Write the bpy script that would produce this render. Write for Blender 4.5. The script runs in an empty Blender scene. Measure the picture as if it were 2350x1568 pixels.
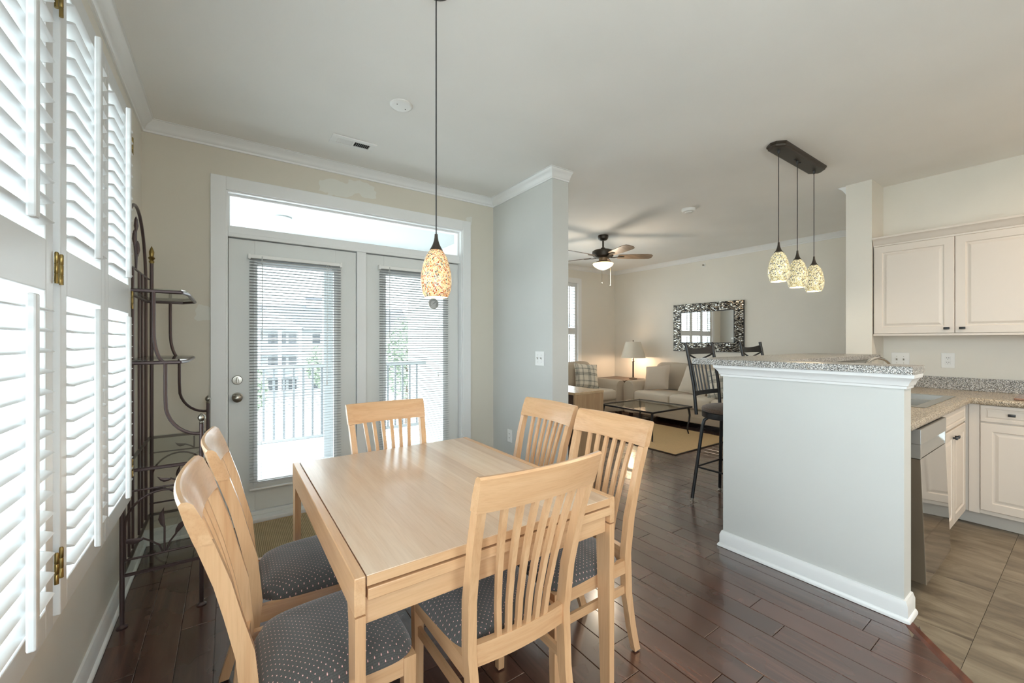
import bpy, bmesh, math, random
from mathutils import Vector, Matrix
random.seed(7)
R = math.radians
scene = bpy.context.scene
COL = scene.collection

# ------------------------------------------------------------------ camera
cam = bpy.data.cameras.new('camera')
cam.sensor_width = 36.0
cam.lens = 940.0 / 2350.0 * 36.0
cam.shift_y = -2.0 / 2350.0
cam.clip_start = 0.02
cam.clip_end = 500
cam_o = bpy.data.objects.new('camera', cam)
COL.objects.link(cam_o)
cam_o.location = (0, 0, 1.32)
cam_o.rotation_euler = (R(90), 0, R(-34.75))
scene.camera = cam_o

# ------------------------------------------------------------------ sky, daylight, exposure
world = bpy.data.worlds.new('sky')
scene.world = world
world.use_nodes = True
bg = world.node_tree.nodes['Background']
bg.inputs['Color'].default_value = (0.845, 0.93, 1.0, 1)
bg.inputs['Strength'].default_value = 3.0
scene.view_settings.view_transform = 'Standard'
scene.view_settings.look = 'None'
scene.view_settings.exposure = 1.78
scene.view_settings.gamma = 1.0
scene.view_settings.use_curve_mapping = False
cy = scene.cycles
cy.max_bounces = 12
cy.diffuse_bounces = 10
cy.glossy_bounces = 4
cy.transmission_bounces = 8
cy.transparent_max_bounces = 24
cy.caustics_reflective = False
cy.caustics_refractive = False
cy.sample_clamp_indirect = 8.0
cy.adaptive_threshold = 0.02
cy.use_denoising = True
try:
    cy.denoiser = 'OPENIMAGEDENOISE'
except Exception:
    pass


def portal(loc, rot, sx, sy):
    l = bpy.data.lights.new('window_portal', 'AREA')
    l.shape = 'RECTANGLE'
    l.size, l.size_y = sx, sy
    l.cycles.is_portal = True
    o = bpy.data.objects.new('window_portal', l)
    COL.objects.link(o)
    o.location = loc
    o.rotation_euler = rot


portal((-0.62, 1.52, 1.47), (0, R(-90), 0), 1.8, 2.0)      # left windows, facing +X
portal((0.92, 3.72, 1.22), (R(-90), 0, 0), 1.9, 2.4)       # balcony doors, facing -Y
portal((4.15, 5.92, 1.5), (R(-90), 0, 0), 2.8, 2.0)        # living room window
portal((-.62, -.98, 1.45), (0, R(-90), 0), 2.2, 2.2)       # added left window behind the camera

portal((.75, -2.44, 1.6), (R(90), 0, 0), 1.1, 1.8)         # added window in the back wall

# ------------------------------------------------------------------ helpers
WP = {}


def lin(h):
    h = h.lstrip('#')
    c = [int(h[i:i + 2], 16) / 255 for i in (0, 2, 4)]
    return tuple((x / 12.92 if x <= .04045 else ((x + .055) / 1.055) ** 2.4) for x in c)


class MB:
    def __init__(s):
        s.v = []
        s.f = []

    def add(s, vs, fs):
        b = len(s.v)
        s.v += [tuple(v) for v in vs]
        s.f += [tuple(b + i for i in f) for f in fs]
        return s

    def box(s, x0, x1, y0, y1, z0, z1, bev=0, seg=2):
        if bev <= 0:
            return s.add([(x0, y0, z0), (x1, y0, z0), (x1, y1, z0), (x0, y1, z0), (x0, y0, z1), (x1, y0, z1), (x1, y1, z1), (x0, y1, z1)],
                         [(0, 3, 2, 1), (4, 5, 6, 7), (0, 1, 5, 4), (1, 2, 6, 5), (2, 3, 7, 6), (3, 0, 4, 7)])
        bm = bmesh.new()
        bmesh.ops.create_cube(bm, size=1)
        for v in bm.verts:
            v.co = Vector(((x0 + x1) / 2 + v.co.x * (x1 - x0), (y0 + y1) / 2 + v.co.y * (y1 - y0), (z0 + z1) / 2 + v.co.z * (z1 - z0)))
        bmesh.ops.bevel(bm, geom=list(bm.edges), offset=bev, segments=seg, profile=.5, affect='EDGES')
        s.frombm(bm)
        return s

    def frombm(s, bm):
        bm.verts.index_update()
        s.add([v.co[:] for v in bm.verts], [[v.index for v in f.verts] for f in bm.faces])
        bm.free()
        return s

    def loft(s, rings, caps=True, closed=False):
        n = len(rings[0])
        vs = [p for r in rings for p in r]
        fs = []
        m = len(rings)
        for i in range(m if closed else m - 1):
            j = (i + 1) % m
            for k in range(n):
                l = (k + 1) % n
                fs.append((i * n + k, i * n + l, j * n + l, j * n + k))
        if caps and not closed:
            fs.append(tuple(range(n))[::-1])
            fs.append(tuple((m - 1) * n + k for k in range(n)))
        return s.add(vs, fs)

    def bar(s, secs):
        """secs: (cx, cy, cz, half_x, half_y) rectangles lofted in z"""
        return s.loft([[(x - a, y - b, z), (x + a, y - b, z), (x + a, y + b, z), (x - a, y + b, z)] for x, y, z, a, b in secs])

    def tube(s, pts, r, n=8, closed=False):
        pts = [Vector(p) for p in pts]
        m = len(pts)
        rings = []
        up = None
        for i, p in enumerate(pts):
            a = pts[(i - 1) % m] if (closed or i > 0) else p
            b = pts[(i + 1) % m] if (closed or i < m - 1) else p
            t = (b - a).normalized()
            if up is None:
                ref = Vector((0, 0, 1)) if abs(t.z) < .9 else Vector((1, 0, 0))
                up = (ref - t * ref.dot(t)).normalized()
            else:
                up = (up - t * up.dot(t))
                if up.length < 1e-5:
                    ref = Vector((1, 0, 0)) if abs(t.x) < .9 else Vector((0, 1, 0))
                    up = ref - t * ref.dot(t)
                up.normalize()
            w = t.cross(up)
            rr = r[i] if isinstance(r, (list, tuple)) else r
            rings.append([tuple(p + (up * math.cos(q) + w * math.sin(q)) * rr) for q in [2 * math.pi * k / n for k in range(n)]])
        return s.loft(rings, closed=closed)

    def lathe(s, prof, c=(0, 0, 0), n=24, axis='z', caps=True):
        rings = []
        for r, z in prof:
            ring = []
            for k in range(n):
                q = 2 * math.pi * k / n
                p = (r * math.cos(q), r * math.sin(q), z)
                if axis == 'y':
                    p = (p[0], -p[2], p[1])       # +z of the profile goes to -y
                elif axis == 'x':
                    p = (-p[2], p[1], p[0])       # +z of the profile goes to -x
                ring.append((c[0] + p[0], c[1] + p[1], c[2] + p[2]))
            rings.append(ring)
        return s.loft(rings, caps=caps)

    def prism(s, poly, z0, z1):
        return s.loft([[(x, y, z0) for x, y in poly], [(x, y, z1) for x, y in poly]])

    def sweep(s, path, prof):
        """horizontal path, profile (offset to the right of travel, z)"""
        P = [Vector(p) for p in path]
        rings = []
        for i, p in enumerate(P):
            ns = []
            if i > 0:
                d = (P[i] - P[i - 1]).normalized()
                ns.append(Vector((d.y, -d.x)))
            if i < len(P) - 1:
                d = (P[i + 1] - P[i]).normalized()
                ns.append(Vector((d.y, -d.x)))
            if len(ns) == 1:
                nn = ns[0]
            else:
                nn = (ns[0] + ns[1])
                nn = nn / (1 + ns[0].dot(ns[1]))
            rings.append([(p.x + nn.x * o, p.y + nn.y * o, z) for o, z in prof])
        return s.loft(rings)

    def build(s, name, mat, parent=None, smooth=False, label=None, cat=None, group=None, kind=None):
        lo = [min(v[i] for v in s.v) for i in range(3)]
        hi = [max(v[i] for v in s.v) for i in range(3)]
        c = Vector(((lo[0] + hi[0]) / 2, (lo[1] + hi[1]) / 2, lo[2]))
        me = bpy.data.meshes.new(name)
        me.from_pydata([(v[0] - c.x, v[1] - c.y, v[2] - c.z) for v in s.v], [], s.f)
        bm = bmesh.new()
        bm.from_mesh(me)
        bmesh.ops.recalc_face_normals(bm, faces=bm.faces)
        bm.to_mesh(me)
        bm.free()
        if smooth:
            me.shade_smooth()
            me.set_sharp_from_angle(angle=R(38))
        me.materials.append(mat)
        o = bpy.data.objects.new(name, me)
        COL.objects.link(o)
        o.location = c - (WP[parent] if parent else Vector((0, 0, 0)))
        o.parent = parent
        WP[o] = c
        tag(o, label, cat, group, kind)
        return o


def tag(o, label=None, cat=None, group=None, kind=None):
    for k, v in (('label', label), ('category', cat), ('group', group), ('kind', kind)):
        if v:
            o[k] = v
    return o


def thing(name, loc, label, cat, group=None, kind=None):
    o = bpy.data.objects.new(name, None)
    COL.objects.link(o)
    o.empty_display_size = .1
    o.location = loc
    WP[o] = Vector(loc)
    return tag(o, label, cat, group, kind)


def dup(o, off):
    c = o.copy()
    COL.objects.link(c)
    c.location = o.location + Vector(off)
    WP[c] = WP[o] + Vector(off)
    return c


def copy_tree(o, parent=None):
    c = o.copy()
    COL.objects.link(c)
    c.parent = parent
    for ch in o.children:
        copy_tree(ch, c)
    return c


# ------------------------------------------------------------------ materials
def newmat(name):
    m = bpy.data.materials.new(name)
    m.use_nodes = True
    return m, m.node_tree, m.node_tree.nodes['Principled BSDF']


def mat(name, col, rough=.5, metal=0, spec=None, coat=0, emit=None, es=0):
    m, t, b = newmat(name)
    c = lin(col) if isinstance(col, str) else col
    b.inputs['Base Color'].default_value = (*c, 1)
    b.inputs['Roughness'].default_value = rough
    b.inputs['Metallic'].default_value = metal
    if spec is not None:
        b.inputs['Specular IOR Level'].default_value = spec
    if coat:
        b.inputs['Coat Weight'].default_value = coat
        b.inputs['Coat Roughness'].default_value = .08
    if emit:
        b.inputs['Emission Color'].default_value = (*lin(emit), 1)
        b.inputs['Emission Strength'].default_value = es
    return m


def nd(t, typ, **kw):
    n = t.nodes.new(typ)
    for k, v in kw.items():
        if k.startswith('i_'):
            key = k[2:]
            n.inputs[int(key) if key.isdigit() else key].default_value = v
        else:
            setattr(n, k, v)
    return n


def ramp(t, stops, interp='LINEAR'):
    n = t.nodes.new('ShaderNodeValToRGB')
    e = n.color_ramp.elements
    n.color_ramp.interpolation = interp
    while len(e) < len(stops):
        e.new(.5)
    for el, (p, c) in zip(e, stops):
        el.position = p
        el.color = (*(lin(c) if isinstance(c, str) else c), 1)
    return n


def coords(t, scale=(1, 1, 1), kind='Object', rot=(0, 0, 0)):
    tc = nd(t, 'ShaderNodeTexCoord')
    mp = nd(t, 'ShaderNodeMapping')
    mp.inputs['Scale'].default_value = scale
    mp.inputs['Rotation'].default_value = rot
    t.links.new(tc.outputs[kind], mp.inputs['Vector'])
    return mp.outputs['Vector']


def world_coords(t, scale=(1, 1, 1), rand=0.0):
    g = nd(t, 'ShaderNodeNewGeometry')
    mp = nd(t, 'ShaderNodeMapping')
    mp.inputs['Scale'].default_value = scale
    if rand:
        oi = nd(t, 'ShaderNodeObjectInfo')
        ml = nd(t, 'ShaderNodeMath', operation='MULTIPLY', i_1=rand)
        t.links.new(oi.outputs['Random'], ml.inputs[0])
        cb = nd(t, 'ShaderNodeCombineXYZ')
        for k in 'XYZ':
            t.links.new(ml.outputs[0], cb.inputs[k])
        ad = nd(t, 'ShaderNodeVectorMath', operation='ADD')
        t.links.new(g.outputs['Position'], ad.inputs[0])
        t.links.new(cb.outputs[0], ad.inputs[1])
        t.links.new(ad.outputs[0], mp.inputs['Vector'])
    else:
        t.links.new(g.outputs['Position'], mp.inputs['Vector'])
    return mp.outputs['Vector']


def noise(t, vec, scale=5, detail=3, rough=.5, dist=0):
    n = nd(t, 'ShaderNodeTexNoise')
    n.inputs['Scale'].default_value = scale
    n.inputs['Detail'].default_value = detail
    n.inputs['Roughness'].default_value = rough
    n.inputs['Distortion'].default_value = dist
    t.links.new(vec, n.inputs['Vector'])
    return n.outputs['Fac']


def bump(t, b, fac, strength=.2, dist=.002):
    n = nd(t, 'ShaderNodeBump')
    n.inputs['Strength'].default_value = strength
    n.inputs['Distance'].default_value = dist
    t.links.new(fac, n.inputs['Height'])
    t.links.new(n.outputs[0], b.inputs['Normal'])


def mixc(t, fac, a, b, mode='MIX'):
    n = nd(t, 'ShaderNodeMix', data_type='RGBA', blend_type=mode)
    for sock, v in ((n.inputs[0], fac), (n.inputs[6], a), (n.inputs[7], b)):
        if isinstance(v, (int, float)):
            sock.default_value = v
        elif isinstance(v, tuple):
            sock.default_value = (*v[:3], 1)
        else:
            t.links.new(v, sock)
    return n.outputs[2]


def m_wall(name, col, rough=.75):
    m, t, b = newmat(name)
    v = world_coords(t)
    f = noise(t, v, 1.3, 2)
    c = lin(col)
    r = ramp(t, [(.3, tuple(x * .965 for x in c)), (.7, tuple(min(1, x * 1.03) for x in c))])
    t.links.new(f, r.inputs[0])
    t.links.new(r.outputs[0], b.inputs['Base Color'])
    b.inputs['Roughness'].default_value = rough
    bump(t, b, noise(t, v, 160, 2), .08, .001)
    return m


def m_patchwall(name, col):
    """painted wall with lighter filler patches near the ceiling"""
    m, t, b = newmat(name)
    v = world_coords(t)
    c = lin(col)
    sep = nd(t, 'ShaderNodeSeparateXYZ')
    nz = nd(t, 'ShaderNodeTexNoise')
    nz.inputs['Scale'].default_value = 9
    t.links.new(v, nz.inputs['Vector'])
    ds = nd(t, 'ShaderNodeVectorMath', operation='MULTIPLY_ADD')
    t.links.new(nz.outputs['Color'], ds.inputs[0])
    ds.inputs[1].default_value = (.12, .12, .12)
    t.links.new(v, ds.inputs[2])
    t.links.new(ds.outputs[0], sep.inputs[0])
    tot = None
    for cx, cz, hx, hz in ((.72, 2.55, .13, .05), (.93, 2.575, .11, .065), (-.12, 1.50, .04, .05), (1.92, 2.50, .04, .03)):
        a = nd(t, 'ShaderNodeMath', operation='SUBTRACT', i_1=cx + .06)
        t.links.new(sep.outputs['X'], a.inputs[0])
        a1 = nd(t, 'ShaderNodeMath', operation='ABSOLUTE')
        t.links.new(a.outputs[0], a1.inputs[0])
        a2 = nd(t, 'ShaderNodeMath', operation='LESS_THAN', i_1=hx)
        t.links.new(a1.outputs[0], a2.inputs[0])
        d = nd(t, 'ShaderNodeMath', operation='SUBTRACT', i_1=cz + .06)
        t.links.new(sep.outputs['Z'], d.inputs[0])
        d1 = nd(t, 'ShaderNodeMath', operation='ABSOLUTE')
        t.links.new(d.outputs[0], d1.inputs[0])
        d2 = nd(t, 'ShaderNodeMath', operation='LESS_THAN', i_1=hz)
        t.links.new(d1.outputs[0], d2.inputs[0])
        mu = nd(t, 'ShaderNodeMath', operation='MULTIPLY')
        t.links.new(a2.outputs[0], mu.inputs[0])
        t.links.new(d2.outputs[0], mu.inputs[1])
        if tot is None:
            tot = mu.outputs[0]
        else:
            mx = nd(t, 'ShaderNodeMath', operation='MAXIMUM')
            t.links.new(tot, mx.inputs[0])
            t.links.new(mu.outputs[0], mx.inputs[1])
            tot = mx.outputs[0]
    out = mixc(t, tot, c, lin('#D9D8D0'))
    t.links.new(out, b.inputs['Base Color'])
    b.inputs['Roughness'].default_value = .75
    return m


def m_wood(name, dark, light, axis=1, scale=1.0, rough=.35, coat=0.0, staves=0.0, rand=3.0, kind='Object'):
    """light timber: streaks stretched along an axis, optional staves across x"""
    m, t, b = newmat(name)
    sc = [22 * scale] * 3
    sc[axis] = 1.1 * scale
    tc = nd(t, 'ShaderNodeTexCoord')
    oi = nd(t, 'ShaderNodeObjectInfo')
    ml = nd(t, 'ShaderNodeMath', operation='MULTIPLY', i_1=rand)
    t.links.new(oi.outputs['Random'], ml.inputs[0])
    ad = nd(t, 'ShaderNodeVectorMath', operation='ADD')
    t.links.new(tc.outputs[kind], ad.inputs[0])
    t.links.new(ml.outputs[0], ad.inputs[1])
    mp = nd(t, 'ShaderNodeMapping')
    mp.inputs['Scale'].default_value = sc
    t.links.new(ad.outputs[0], mp.inputs['Vector'])
    f = noise(t, mp.outputs[0], 1.0, 4, .6, .6)
    r = ramp(t, [(.25, dark), (.75, light)])
    t.links.new(f, r.inputs[0])
    col = r.outputs[0]
    f2 = noise(t, mp.outputs[0], 9.0, 2, .5)
    r2 = ramp(t, [(.3, (.86, .83, .8)), (.55, (1, 1, 1))])
    t.links.new(f2, r2.inputs[0])
    col = mixc(t, .5, col, r2.outputs[0], 'MULTIPLY')
    if staves:
        sp = nd(t, 'ShaderNodeSeparateXYZ')
        t.links.new(tc.outputs[kind], sp.inputs[0])
        dv = nd(t, 'ShaderNodeMath', operation='DIVIDE', i_1=staves)
        t.links.new(sp.outputs['X'], dv.inputs[0])
        fl = nd(t, 'ShaderNodeMath', operation='FLOOR')
        t.links.new(dv.outputs[0], fl.inputs[0])
        wn = nd(t, 'ShaderNodeTexWhiteNoise', noise_dimensions='1D')
        t.links.new(fl.outputs[0], wn.inputs['W'])
        r3 = ramp(t, [(0, (.80, .735, .69)), (1, (1.0, 1.0, 1.0))])
        t.links.new(wn.outputs['Value'], r3.inputs[0])
        col = mixc(t, 1.0, col, r3.outputs[0], 'MULTIPLY')
    t.links.new(col, b.inputs['Base Color'])
    b.inputs['Roughness'].default_value = rough
    if coat:
        b.inputs['Coat Weight'].default_value = coat
        b.inputs['Coat Roughness'].default_value = .15
    return m


def m_floor():
    m, t, b = newmat('dark_hardwood')
    v = world_coords(t, (1, 1, 1), 37.0)
    mp = nd(t, 'ShaderNodeMapping')
    mp.inputs['Scale'].default_value = (30, 2.0, 30)
    t.links.new(v, mp.inputs['Vector'])
    f = noise(t, mp.outputs[0], 1.0, 5, .65, .8)
    r = ramp(t, [(.2, '#33201B'), (.5, '#503329'), (.8, '#6E4A3E')])
    t.links.new(f, r.inputs[0])
    oi = nd(t, 'ShaderNodeObjectInfo')
    r2 = ramp(t, [(0, (.62, .60, .60)), (1, (1.2, 1.15, 1.1))])
    t.links.new(oi.outputs['Random'], r2.inputs[0])
    c = mixc(t, 1.0, r.outputs[0], r2.outputs[0], 'MULTIPLY')
    t.links.new(c, b.inputs['Base Color'])
    w = world_coords(t, (1, 1, 1))
    rr = ramp(t, [(.3, (.24, .24, .24)), (.75, (.31, .31, .31))])
    t.links.new(noise(t, w, 3.5, 3), rr.inputs[0])
    t.links.new(rr.outputs[0], b.inputs['Roughness'])
    b.inputs['Specular IOR Level'].default_value = .8
    b.inputs['Coat Weight'].default_value = 1.0
    b.inputs['Coat IOR'].default_value = 1.65
    b.inputs['Coat Roughness'].default_value = .16
    bump(t, b, noise(t, mp.outputs[0], 1.5, 3), .12, .0012)
    return m


def m_vinyl():
    m, t, b = newmat('stone_vinyl')
    v = world_coords(t, (1, 1, 1), 19.0)
    mp = nd(t, 'ShaderNodeMapping')
    mp.inputs['Scale'].default_value = (9, 2.4, 5)
    mp.inputs['Rotation'].default_value = (0, 0, R(12))
    t.links.new(v, mp.inputs['Vector'])
    f = noise(t, mp.outputs[0], 1.1, 6, .62, .9)
    r = ramp(t, [(.28, '#54493D'), (.48, '#7D705E'), (.7, '#9A8D79')])
    t.links.new(f, r.inputs[0])
    oi = nd(t, 'ShaderNodeObjectInfo')
    r2 = ramp(t, [(0, (.86, .86, .86)), (1, (1.05, 1.05, 1.05))])
    t.links.new(oi.outputs['Random'], r2.inputs[0])
    c = mixc(t, 1.0, r.outputs[0], r2.outputs[0], 'MULTIPLY')
    t.links.new(c, b.inputs['Base Color'])
    b.inputs['Roughness'].default_value = .38
    return m


def m_speckle(name, stops, scale=330, rough=.3):
    m, t, b = newmat(name)
    v = world_coords(t)
    vo = nd(t, 'ShaderNodeTexVoronoi')
    vo.inputs['Scale'].default_value = scale
    t.links.new(v, vo.inputs['Vector'])
    sp = nd(t, 'ShaderNodeSeparateColor')
    t.links.new(vo.outputs['Color'], sp.inputs[0])
    r = ramp(t, stops, 'CONSTANT')
    t.links.new(sp.outputs[0], r.inputs[0])
    t.links.new(r.outputs[0], b.inputs['Base Color'])
    b.inputs['Roughness'].default_value = rough
    return m


def m_seat():
    m, t, b = newmat('dotted_seat_fabric')
    v = coords(t, (1, 1, 0), 'Object', (0, 0, R(45)))
    vo = nd(t, 'ShaderNodeTexVoronoi', feature='F1', voronoi_dimensions='2D')
    vo.inputs['Scale'].default_value = 78
    vo.inputs['Randomness'].default_value = 0
    t.links.new(v, vo.inputs['Vector'])
    r = ramp(t, [(0, '#E6D6CF'), (.105, '#D9A7A0'), (.12, '#A04848'), (.155, '#4B4A48'), (.2, '#4B4A48')])
    t.links.new(vo.outputs['Distance'], r.inputs[0])
    v2 = coords(t, (1, 1, 1))
    w = nd(t, 'ShaderNodeTexVoronoi', feature='F1', voronoi_dimensions='2D')
    w.inputs['Scale'].default_value = 330
    w.inputs['Randomness'].default_value = .3
    t.links.new(v2, w.inputs['Vector'])
    r2 = ramp(t, [(.1, (1.25, 1.25, 1.25)), (.6, (.72, .72, .72))])
    t.links.new(w.outputs['Distance'], r2.inputs[0])
    c = mixc(t, 1.0, r.outputs[0], r2.outputs[0], 'MULTIPLY')
    t.links.new(c, b.inputs['Base Color'])
    b.inputs['Roughness'].default_value = .85
    b.inputs['Sheen Weight'].default_value = .45
    bump(t, b, w.outputs['Distance'], .35, .001)
    return m


def m_fabric(name, col, scale=420, rough=.9, var=.12):
    m, t, b = newmat(name)
    v = world_coords(t)
    c = lin(col)
    f = noise(t, v, scale, 2, .6)
    r = ramp(t, [(.3, tuple(x * (1 - var) for x in c)), (.7, tuple(min(1, x * (1 + var)) for x in c))])
    t.links.new(f, r.inputs[0])
    t.links.new(r.outputs[0], b.inputs['Base Color'])
    b.inputs['Roughness'].default_value = rough
    b.inputs['Sheen Weight'].default_value = .2
    bump(t, b, f, .25, .001)
    return m


def m_plaid():
    m, t, b = newmat('plaid_cotton')
    tc = nd(t, 'ShaderNodeTexCoord')
    sp = nd(t, 'ShaderNodeSeparateXYZ')
    t.links.new(tc.outputs['Object'], sp.inputs[0])
    tot = None
    for ax in ('X', 'Y'):
        for per, width, off in ((.22, .055, 0.0), (.22, .02, .5)):
            a = nd(t, 'ShaderNodeMath', operation='MULTIPLY_ADD', i_1=1 / per, i_2=off + 10)
            t.links.new(sp.outputs[ax], a.inputs[0])
            fr = nd(t, 'ShaderNodeMath', operation='FRACT')
            t.links.new(a.outputs[0], fr.inputs[0])
            lt = nd(t, 'ShaderNodeMath', operation='LESS_THAN', i_1=width / per)
            t.links.new(fr.outputs[0], lt.inputs[0])
            st = nd(t, 'ShaderNodeMath', operation='MULTIPLY_ADD', i_1=1 / .014, i_2=10)
            t.links.new(sp.outputs[ax], st.inputs[0])
            f2 = nd(t, 'ShaderNodeMath', operation='FRACT')
            t.links.new(st.outputs[0], f2.inputs[0])
            l2 = nd(t, 'ShaderNodeMath', operation='LESS_THAN', i_1=.45)
            t.links.new(f2.outputs[0], l2.inputs[0])
            mu = nd(t, 'ShaderNodeMath', operation='MULTIPLY')
            t.links.new(lt.outputs[0], mu.inputs[0])
            t.links.new(l2.outputs[0], mu.inputs[1])
            if tot is None:
                tot = mu.outputs[0]
            else:
                mx = nd(t, 'ShaderNodeMath', operation='ADD')
                t.links.new(tot, mx.inputs[0])
                t.links.new(mu.outputs[0], mx.inputs[1])
                tot = mx.outputs[0]
    r = ramp(t, [(0, '#D9D5CA'), (.5, '#6F7672'), (1, '#383D3E')])
    dv = nd(t, 'ShaderNodeMath', operation='MULTIPLY', i_1=.6)
    t.links.new(tot, dv.inputs[0])
    t.links.new(dv.outputs[0], r.inputs[0])
    t.links.new(r.outputs[0], b.inputs['Base Color'])
    b.inputs['Roughness'].default_value = .9
    return m


def m_glass(name, tint=(.96, .98, .97), refl=1.0):
    m, t, b = newmat(name)
    t.nodes.remove(b)
    out = t.nodes['Material Output']
    tr = nd(t, 'ShaderNodeBsdfTransparent')
    tr.inputs[0].default_value = (*tint, 1)
    gl = nd(t, 'ShaderNodeBsdfGlossy')
    gl.inputs['Roughness'].default_value = .02
    fr = nd(t, 'ShaderNodeFresnel')
    fr.inputs[0].default_value = 1.45
    ge = nd(t, 'ShaderNodeNewGeometry')
    fo = nd(t, 'ShaderNodeMath', operation='SUBTRACT', i_0=1.0)      # reflect on the outer faces only
    t.links.new(ge.outputs['Backfacing'], fo.inputs[1])
    m0 = nd(t, 'ShaderNodeMath', operation='MULTIPLY', i_1=refl)
    t.links.new(fr.outputs[0], m0.inputs[0])
    ml = nd(t, 'ShaderNodeMath', operation='MULTIPLY')
    t.links.new(m0.outputs[0], ml.inputs[0])
    t.links.new(fo.outputs[0], ml.inputs[1])
    mx = nd(t, 'ShaderNodeMixShader')
    t.links.new(ml.outputs[0], mx.inputs[0])
    t.links.new(tr.outputs[0], mx.inputs[1])
    t.links.new(gl.outputs[0], mx.inputs[2])
    t.links.new(mx.outputs[0], out.inputs[0])
    return m


def m_mosaic(name, cells, grout, scale, es, stretch=1.0):
    """crackled glass lamp shade lit by its bulb"""
    m, t, b = newmat(name)
    v = coords(t, (scale, scale, scale * stretch))
    vo = nd(t, 'ShaderNodeTexVoronoi', feature='DISTANCE_TO_EDGE')
    vo.inputs['Scale'].default_value = 1
    v2 = nd(t, 'ShaderNodeTexVoronoi', feature='F1')
    v2.inputs['Scale'].default_value = 1
    t.links.new(v, vo.inputs['Vector'])
    t.links.new(v, v2.inputs['Vector'])
    sp = nd(t, 'ShaderNodeSeparateColor')
    t.links.new(v2.outputs['Color'], sp.inputs[0])
    r = ramp(t, cells, 'CONSTANT')
    t.links.new(sp.outputs[0], r.inputs[0])
    lt = nd(t, 'ShaderNodeMath', operation='LESS_THAN', i_1=.06)
    t.links.new(vo.outputs['Distance'], lt.inputs[0])
    c = mixc(t, lt.outputs[0], r.outputs[0], lin(grout))
    t.links.new(c, b.inputs['Base Color'])
    t.links.new(c, b.inputs['Emission Color'])
    b.inputs['Emission Strength'].default_value = es
    b.inputs['Roughness'].default_value = .15
    return m


def m_leafy(name, a, c_):
    m, t, b = newmat(name)
    oi = noise(t, world_coords(t), 1.2, 3)
    r = ramp(t, [(.3, a), (.7, c_)])
    t.links.new(oi, r.inputs[0])
    t.links.new(r.outputs[0], b.inputs['Base Color'])
    b.inputs['Roughness'].default_value = .7
    return m


M = {}
M['wall'] = m_wall('greige_wall_paint', '#DFDBD2')
M['wall_far'] = m_patchwall('greige_wall_paint_patched', '#D3CDC0')
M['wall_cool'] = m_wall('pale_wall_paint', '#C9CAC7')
M['ceiling'] = m_wall('ceiling_paint', '#ECEBE8', .85)
M['trim'] = mat('white_trim_paint', '#E6E7E7', .35)
M['door'] = mat('door_paint', '#DADCDA', .4)
M['shutter'] = mat('shutter_paint', '#D2D4D5', .33)
M['plank'] = m_floor()
M['vinyl'] = m_vinyl()
M['granite'] = m_speckle('speckled_laminate', [(0, '#2B2A2A'), (.22, '#6A6967'), (.45, '#8F8D89'), (.62, '#DEDDDA'), (.9, '#A79C8C')], 400, .28)
M['granite_tan'] = m_speckle('speckled_tan_laminate', [(0, '#4A443C'), (.12, '#8C7E6C'), (.4, '#B4A58F'), (.7, '#CFC3AF'), (.92, '#8C8578')], 330, .25)
M['cab'] = mat('cream_cabinet_foil', '#D3CAC0', .35)
M['kick'] = mat('toe_kick_grey', '#B9B3AB', .6)
M['steel'] = mat('stainless_steel', '#BDBDBA', .32, 1)
M['steel_mirror'] = mat('polished_stainless', '#B9B6B1', .05, 1)
M['chrome'] = mat('chrome', '#D9D9D8', .06, 1)
M['brass'] = mat('aged_brass', '#8F7A4B', .3, 1)
M['nickel'] = mat('satin_nickel', '#A9A59C', .28, 1)
M['black'] = mat('black_metal', '#1B1C1F', .35)
M['iron'] = mat('wrought_iron_bronze', '#554848', .33, .5)
M['bronze'] = mat('oil_rubbed_bronze', '#4A443E', .4, .7)
M['dark'] = mat('dark_void', '#101010', .8)
M['beech'] = m_wood('beech_wood', '#C5986E', '#DAB48C', axis=2, rough=.34, coat=.3)
M['beech_y'] = m_wood('beech_wood_length', '#C5986E', '#DAB48C', axis=1, rough=.34, coat=.3)
M['beech_x'] = m_wood('beech_wood_across', '#C5986E', '#DAB48C', axis=0, rough=.34, coat=.3)
M['beech_top'] = m_wood('beech_table_top', '#D6BA9D', '#E8D6C0', axis=1, rough=.3, coat=.4, staves=.092)
M['oak'] = m_wood('pale_oak_panel', '#B08F6C', '#C7A884', axis=2, rough=.45)
M['oak_top'] = m_wood('pale_oak_top', '#BFA27E', '#D3B894', axis=1, rough=.2, coat=.5)
M['walnut'] = m_wood('dark_walnut', '#3C2A20', '#5C4434', axis=1, rough=.35)
M['blade'] = m_wood('weathered_fan_blade', '#5A4A3C', '#8A7763', axis=0, rough=.4)
M['seat'] = m_seat()
M['sofa'] = m_fabric('oatmeal_linen', '#B5AA9A')
M['sofa_light'] = m_fabric('pale_linen', '#C9C1B4')
M['pillow'] = m_fabric('natural_linen', '#BDB1A2')
M['plaid'] = m_plaid()
M['rug'] = m_fabric('jute_rug', '#C2A06B', 160, .95, .16)
M['rug_edge'] = mat('dark_rug_binding', '#3A3026', .9)
M['stool_seat'] = m_fabric('brown_black_tweed', '#5C4B3E', 200, .85, .6)
M['lampshade'] = mat('ivory_lampshade', '#D9D2C4', .8)
M['bulb'] = mat('lit_bulb', '#FFF2D8', .4, emit='#FFDDAA', es=3)
M['fanbowl'] = mat('lit_glass_bowl', '#FFF0D0', .3, emit='#FFE2AE', es=.45)
M['glass'] = m_glass('clear_pane')
M['shelf_glass'] = m_glass('green_tinged_glass', (.92, .95, .935), .8)
M['mirror'] = mat('mirror_silver', '#F2F4F3', .01, 1)
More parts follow.
